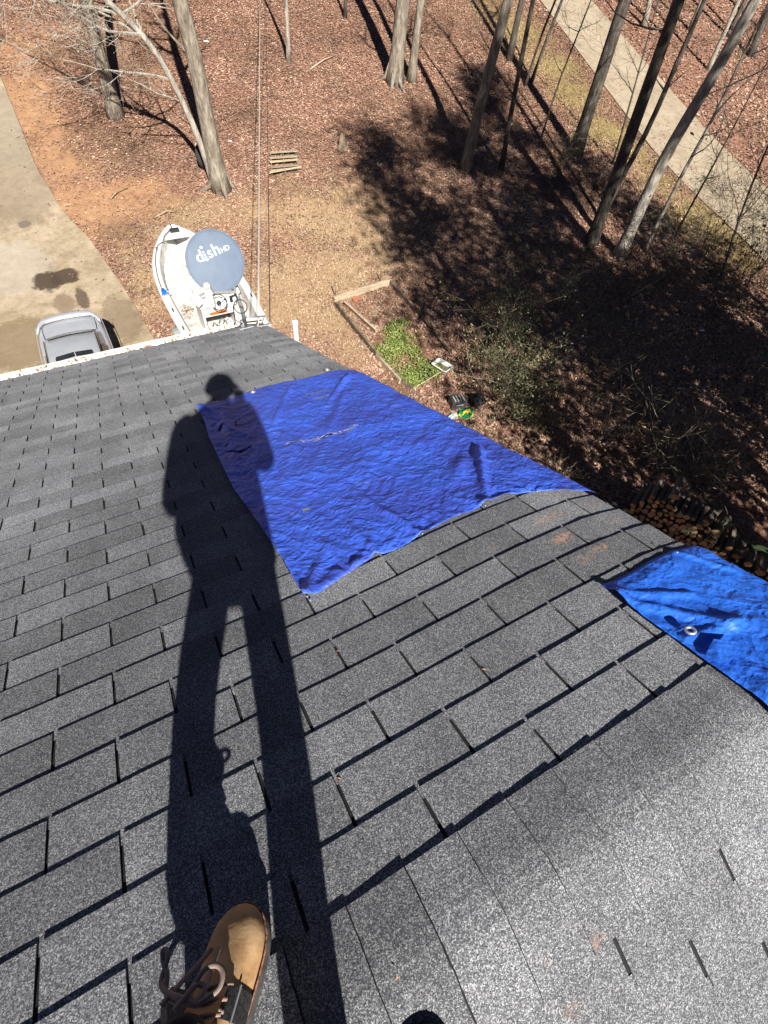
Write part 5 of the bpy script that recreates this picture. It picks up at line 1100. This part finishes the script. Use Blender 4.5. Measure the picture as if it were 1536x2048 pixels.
# jacket: torso with both sleeves bent in front to the phone
jk = MB(); jk.loft([[(cx + rx_ * math.copysign(abs(math.cos(a)) ** .8, math.cos(a)), cy + ry_ * math.sin(a), z + .006 * math.sin(5 * a)) for a in np.linspace(0, 2 * math.pi, 28, endpoint=False)] for z, cx, cy, rx_, ry_ in
    ((.885, .330, -.615, .150, .115), (.90, .330, -.615, .160, .122), (.96, .308, -.62, .178, .128), (1.05, .285, -.625, .200, .130), (1.20, .285, -.635, .198, .128), (1.36, .290, -.64, .198, .125), (1.50, .285, -.635, .205, .112), (1.565, .292, -.63, .180, .098), (1.61, .305, -.62, .115, .085), (1.65, .318, -.61, .070, .070))])
jk.tube(sm([(.14, -.63, 1.55), (.092, -.62, 1.50), (.088, -.58, 1.26), (.100, -.54, 1.10), (.20, -.48, 1.13), (.33, -.43, 1.20), (.425, -.405, 1.25)]), list(np.interp(np.linspace(0, 1, 31), [0, .15, .4, .6, 1], [.07, .082, .070, .062, .040])), 14)
jk.tube(sm([(.44, -.63, 1.55), (.482, -.62, 1.50), (.525, -.57, 1.26), (.545, -.52, 1.14), (.562, -.46, 1.20), (.572, -.42, 1.25)]), list(np.interp(np.linspace(0, 1, 26), [0, .15, .4, .65, 1], [.07, .080, .068, .060, .040])), 14)
jk.build('jacket', M_jacket, me_person, True)
lk = np.array(F1(.245, -.475, .16)); rk = np.array(F2(.385, .40, .17)); tj = MB()
for P, sgn in (([(.285, -.62, 1.0), (.262, -.60, .90), (.205, -.55, .62), (.205, -.515, .42), lk + np.array([-.012, -.03, .05])], -1), ([(.38, -.62, 1.0), (.40, -.63, .90), (.402, -.66, .62), (.372, -.73, .44), rk + np.array([0, -.01, .03])], 1)):
    tj.tube(sm(P), list(np.interp(np.linspace(0, 1, 21), [0, .2, .5, .75, 1], [.10, .080, .057, .050, .048])), 16)
tj.build('trousers', M_trous, me_person, True)
hd = np.array([.335, -.60, 1.735])
BV = [tuple(hd + np.array([0, 0, -.20])), tuple(hd + np.array([0, .0, -.09])), tuple(hd + np.array([.005, .015, -.02])), tuple(hd + np.array([0, 0, .06])), tuple(hd + np.array([0, -.005, .11]))]
body_o = skin_part('body', BV, [(0, 1), (1, 2), (2, 3), (3, 4)], [.062, .066, (.078, .092), (.082, .098), .055], M_skin, me_person)
look = np.array([.90, .42, -.22]); look /= np.linalg.norm(look); lx_ = np.cross(look, [0, 0, 1]); lx_ /= np.linalg.norm(lx_); lu = np.cross(lx_, look)
MB().loft([[hd + look * (.09 + b) + lx_ * a * w + lu * c for a, c in ((-1, -.02), (0, .025 * (1 - b * 4)), (1, -.02))] for b, w in ((0, .02), (.018, .016), (.03, .010))], closed=False).build('nose', M_skin, me_person, True)
for sx in (-1, 1):
    MB().torus(hd + lx_ * sx * .085 - look * .01 - lu * .01, .022, .009, lx_, 12, 6).build('ear', M_skin, me_person, True)
    M = np.eye(4); M[:3, 3] = hd + look * .092 + lx_ * sx * .032 + lu * .015; MB().lathe([(.001, .012), (.009, .008), (.012, 0), (.009, -.008), (.001, -.012)], 10, M).build('eye', M_white, me_person, True)
M = np.eye(4); M[:3, :3] = np.array([lx_, look, lu]).T; M[:3, 3] = hd + lu * .045
cp = MB().lathe([(.112, -.035), (.114, 0), (.106, .045), (.08, .085), (.04, .105), (.004, .11)], 22, M).build('cap', M_cap, me_person, True)
R = []
for b in np.linspace(0, 1, 6):
    R.append([hd + lu * (.022 - .02 * b * b) + look * (.095 + .075 * b * (1 - (abs(a) ** 2.5) * .55)) + lx_ * a * .095 * (1 - .25 * b) for a in np.linspace(-1, 1, 11)])
MB().loft(R, closed=False).build('cap_brim', M_cap, cp, True)
def hand(c, ax, side, fwd):
    ax = np.array(ax) / np.linalg.norm(ax); f = np.array(fwd) / np.linalg.norm(fwd); s_ = np.cross(ax, f); c = np.array(c)
    V = [c, c + ax * .045, c + ax * .075]; E = [(0, 1), (1, 2)]; Rr = [(.03, .02), (.036, .02), (.034, .016)]
    for k, (o_, l) in enumerate(((-.027, .055), (-.009, .068), (.009, .064), (.026, .05))):
        i0 = len(V); V += [c + ax * .085 + s_ * o_, c + ax * (.085 + l * .5) + s_ * o_ + f * .018, c + ax * (.085 + l * .6) + s_ * o_ + f * .045]; E += [(2, i0), (i0, i0 + 1), (i0 + 1, i0 + 2)]; Rr += [.0095, .009, .008]
    i0 = len(V); V += [c + ax * .03 + s_ * side * .04 + f * .015, c + ax * .06 + s_ * side * .05 + f * .04]; E += [(0, i0), (i0, i0 + 1)]; Rr += [.011, .009]
    skin_part('hand', [tuple(v) for v in V], E, Rr, M_skin, me_person, 1)
hand((.44, -.395, 1.262), (.6, .25, .35), 1, (.3, -.6, .3)); hand((.585, -.41, 1.262), (-.2, .25, .5), -1, (-.3, -.6, .3))
back = -RW[2]
ph = thing('phone', 'black smartphone held up in both hands', 'phone', CAM + back * .035)
MB().box(CAM + back * .035 + RW[1] * .035, (.07, .13, .008), np.array([RW[0], RW[1], RW[2]]).T).build('slab', M_black, ph, bevel=.003)
MB().box(CAM + back * .028 + RW[1] * .01, (.034, .034, .003), np.array([RW[0], RW[1], RW[2]]).T).build('camera_bump', M_black, ph)

def boot(fr_fn, toe, ang, side, detail):
    sa_, ca_ = math.sin(ang), math.cos(ang); Lb = .305; hx, ht = toe[0] - Lb * sa_ * fr_fn[1], toe[1] - Lb * ca_ * fr_fn[1]
    def B(xl, yl, zl):
        xl = xl * side + .012 * side * max(0, (yl - .12) / .18) ** 1.5 * (1 if yl < .27 else .9); q = fr_fn[0](toe[0] - (Lb - yl) * sa_ + xl * ca_, toe[1] + fr_fn[2] * (-(Lb - yl) * ca_ - xl * sa_), zl); return np.array(q)
    bo = bpy.data.objects.new('boot', None); COL.objects.link(bo); bo.parent = me_person; bo.location = -me_person.location
    ys = [.0, .006, .02, .045, .09, .13, .17, .20, .23, .255, .275, .290, .300, .305]; hw = [.004, .02, .034, .040, .039, .042, .048, .052, .0535, .050, .043, .031, .016, .003]
    def outline(grow, z): return [B(w + grow, y, z) for y, w in zip(ys, hw)] + [B(-w - grow, y, z) for y, w in zip(ys[::-1], hw[::-1])]
    def wob(R, a): return [p + np.array([rnd.uniform(-a, a), rnd.uniform(-a, a), 0]) for p in R]
    MB().loft([outline(-.006, .001), wob(outline(.001, .006), .0012), wob(outline(.0035, .018), .0008), outline(.0055, .030), outline(.0045, .035), outline(-.006, .037)]).build('sole', M_sole, bo, True)
    # vamp and toe box
    rings = []
    prof = [(.301, .006, .044), (.296, .020, .056), (.286, .032, .066), (.270, .042, .074), (.250, .0480, .079), (.225, .0500, .083), (.20, .0475, .089), (.175, .0445, .098), (.15, .0420, .110), (.125, .0400, .122), (.10, .039, .130)]
    for y, w, h in prof:
        R = []
        for k in range(17):
            a = math.pi * k / 16; cx = math.copysign(abs(math.cos(a)) ** .72, math.cos(a)); sz = math.sin(a) ** .78; R.append(B(w * cx, y, .030 + (h - .030) * sz))
        rings.append(R)
    up = MB().loft(rings, closed=False); up.add(rings[0], [tuple(range(17))]); up.build('vamp', M_nubuck, bo, True)
    # ankle shaft, leaning a little with the shin
    rings = []
    for z, yc, ry_, rx_ in ((.028, .082, .080, .0385), (.06, .080, .078, .0385), (.09, .075, .074, .038), (.115, .070, .068, .039), (.14, .066, .063, .041), (.165, .062, .062, .044), (.172, .062, .060, .0435), (.165, .062, .054, .038), (.13, .066, .052, .034)):
        rings.append([B(rx_ * math.cos(a), yc + ry_ * math.sin(a), z) for a in np.linspace(0, 2 * math.pi, 24, endpoint=False)])
    MB().loft(rings, True, True).build('shaft', M_nubuck, bo, True)
    MB().tube([B(.0445 * math.cos(a), .062 + .062 * math.sin(a), .170) for a in np.linspace(0, 2 * math.pi, 25)], .0075, 8).build('collar', PM('dark_padding', [(.3, (.035, .025, .018)), (.7, (.08, .055, .035))], 40, rough=.9), bo, True)
    MB().tube([B(.0535 * w_ / .0535, y, .0375) for y, w_ in zip(ys[2:], hw[2:])], .0016, 5).build('welt_stitching', M_stitch, bo, True)
    MB().tube([B(-w_, y, .0375) for y, w_ in zip(ys[2:], hw[2:])], .0016, 5).build('welt_stitching', M_stitch, bo, True)
    return bo, B
F1f = (F1, 1, 1); bootL, BL_ = boot(F1f, (.366, -.277), math.radians(27), 1, True)
bootR, BR_ = boot((F2, 1, -1), (.585, .055), math.radians(38), 1, False)
# strap over the instep, tongue, laces on the near boot
def vtop(y): return float(np.interp(y, [.10, .125, .15, .175, .20, .225], [.130, .122, .110, .098, .089, .083])), float(np.interp(y, [.10, .125, .15, .175, .20, .225], [.039, .040, .042, .0445, .0475, .05]))
for (y0, y1, grow, nm, mt) in ((.135, .175, .004, 'strap', M_strap),):
    R = []
    for k in range(21):
        a = math.pi * k / 20; row = []
        for y, g in ((y0, grow - .002), (y0, grow), (y1, grow), (y1, grow - .002)):
            h, w = vtop(y); cx = math.copysign(abs(math.cos(a)) ** .72, math.cos(a)); row.append(BL_((w + g) * cx, y, .030 + (h + g - .030) * math.sin(a) ** .78))
        R.append(row)
    MB().loft(R).build(nm, mt, bootL)
h, w = vtop(.15)
for sx in (.72,): MB().tube([BL_(.047 * sx + .004, .132, .092), BL_(.047 * sx + .006, .178, .082)], .0022, 6).build('buckle', M_alu, bootL)
fl = [BL_(-.048, .178, .060), BL_(-.052, .13, .062), BL_(-.10, .150, .035), BL_(-.112, .175, .030), BL_(-.098, .192, .036)]
MB().add(fl + [p - np.array([0, 0, .003]) for p in fl], [(0, 1, 2, 3, 4), (9, 8, 7, 6, 5)] + [(k, k + 5, (k + 1) % 5 + 5, (k + 1) % 5) for k in range(5)]).build('strap_end', M_strap, bootL)
tgR = [[BL_(x, y, z) for x in (-.026, -.015, 0, .015, .026)] for y, z in ((.175, .098), (.155, .112), (.135, .124), (.118, .142), (.108, .165), (.10, .185))]
MB().loft([[p + np.array([0, 0, .004]) for p in r] for r in tgR], closed=False).build('tongue', M_nubuck, bootL, True)
def above(px, py, h):                             # point at height h over the front slope
    d = ray(px, py); nv = np.array([0, SA, CA]); t = (h - CAM @ nv) / (d @ nv); return CAM + t * d
def lace(pts, r=.0042): MB().tube(sm([above(*p) for p in pts]), r, 7, flat=.6, up=(0, SA, CA)).build('lace', M_lace, bootL, True)
KN = (392, 2010, .150)
lace([KN, (362, 1996, .150), (334, 1985, .14), (322, 1965, .13), (330, 1935, .13), (336, 1912, .135), (331, 1899, .135), (325, 1903, .135), (327, 1925, .13), (334, 1950, .13), (332, 1985, .13), (345, 2000, .14), KN])
lace([(322, 2012, .145), (340, 1990, .14), (370, 1957, .125), (400, 1925, .112), (423, 1896, .10)])
lace([KN, (405, 1990, .145), (415, 1960, .13), (428, 1925, .115), (438, 1894, .10)])
lace([KN, (410, 1998, .15), (435, 1980, .15), (445, 1955, .15), (442, 1936, .15), (428, 1930, .15), (408, 1940, .148), (385, 1975, .145), (375, 1990, .145), KN])
lace([(348, 2020, .15), (365, 2000, .155), (385, 1975, .15), (398, 1968, .145), (410, 1978, .145), (395, 2000, .15), KN])
for k in range(4):
    y = .178 - k * .020; h, w = vtop(y); z = h + .004 + k * .004
    MB().tube(sm([BL_(-.030, y, z - .010), BL_(0, y - .006, z + .004), BL_(.030, y - .016, z - .008)]), .0030, 6).build('lace', M_lace, bootL, True); MB().tube(sm([BL_(.030, y, z - .010), BL_(0, y - .006, z + .006), BL_(-.030, y - .016, z - .008)]), .0030, 6).build('lace', M_lace, bootL, True)
# stray leaf bits on the shingles
for k, (px, py, s_) in enumerate(((679, 1562, .008), (1150, 1505, .003), (677, 1307, .007), (968, 1347, .008), (793, 1957, .006))):
    x, t = slope_at(px, py); c = np.array(F1(x, t, .008)); a = rnd.uniform(0, 3); e = np.array([math.cos(a), math.sin(a) * CA, -math.sin(a) * SA]) * s_; f2 = np.array([-math.sin(a), math.cos(a) * CA, -math.cos(a) * SA]) * s_ * .4
    tag(MB().add([c - e, c + f2 + np.array([0, 0, .003]), c + e, c - f2 + np.array([0, 0, .003])], [(0, 1, 2, 3)], (.45, .26, .16)).build('leaf_fragment', M_leaf, None), ('curled tan leaf bit in the slot above the ridge cap', 'tiny leaf bit on a shingle near the ridge', 'tan leaf bit in a slot right of the long shadow', 'pale leaf bit in a slot at the middle of the roof', 'tan leaf bit on the ridge cap at the bottom')[k], 'leaf')
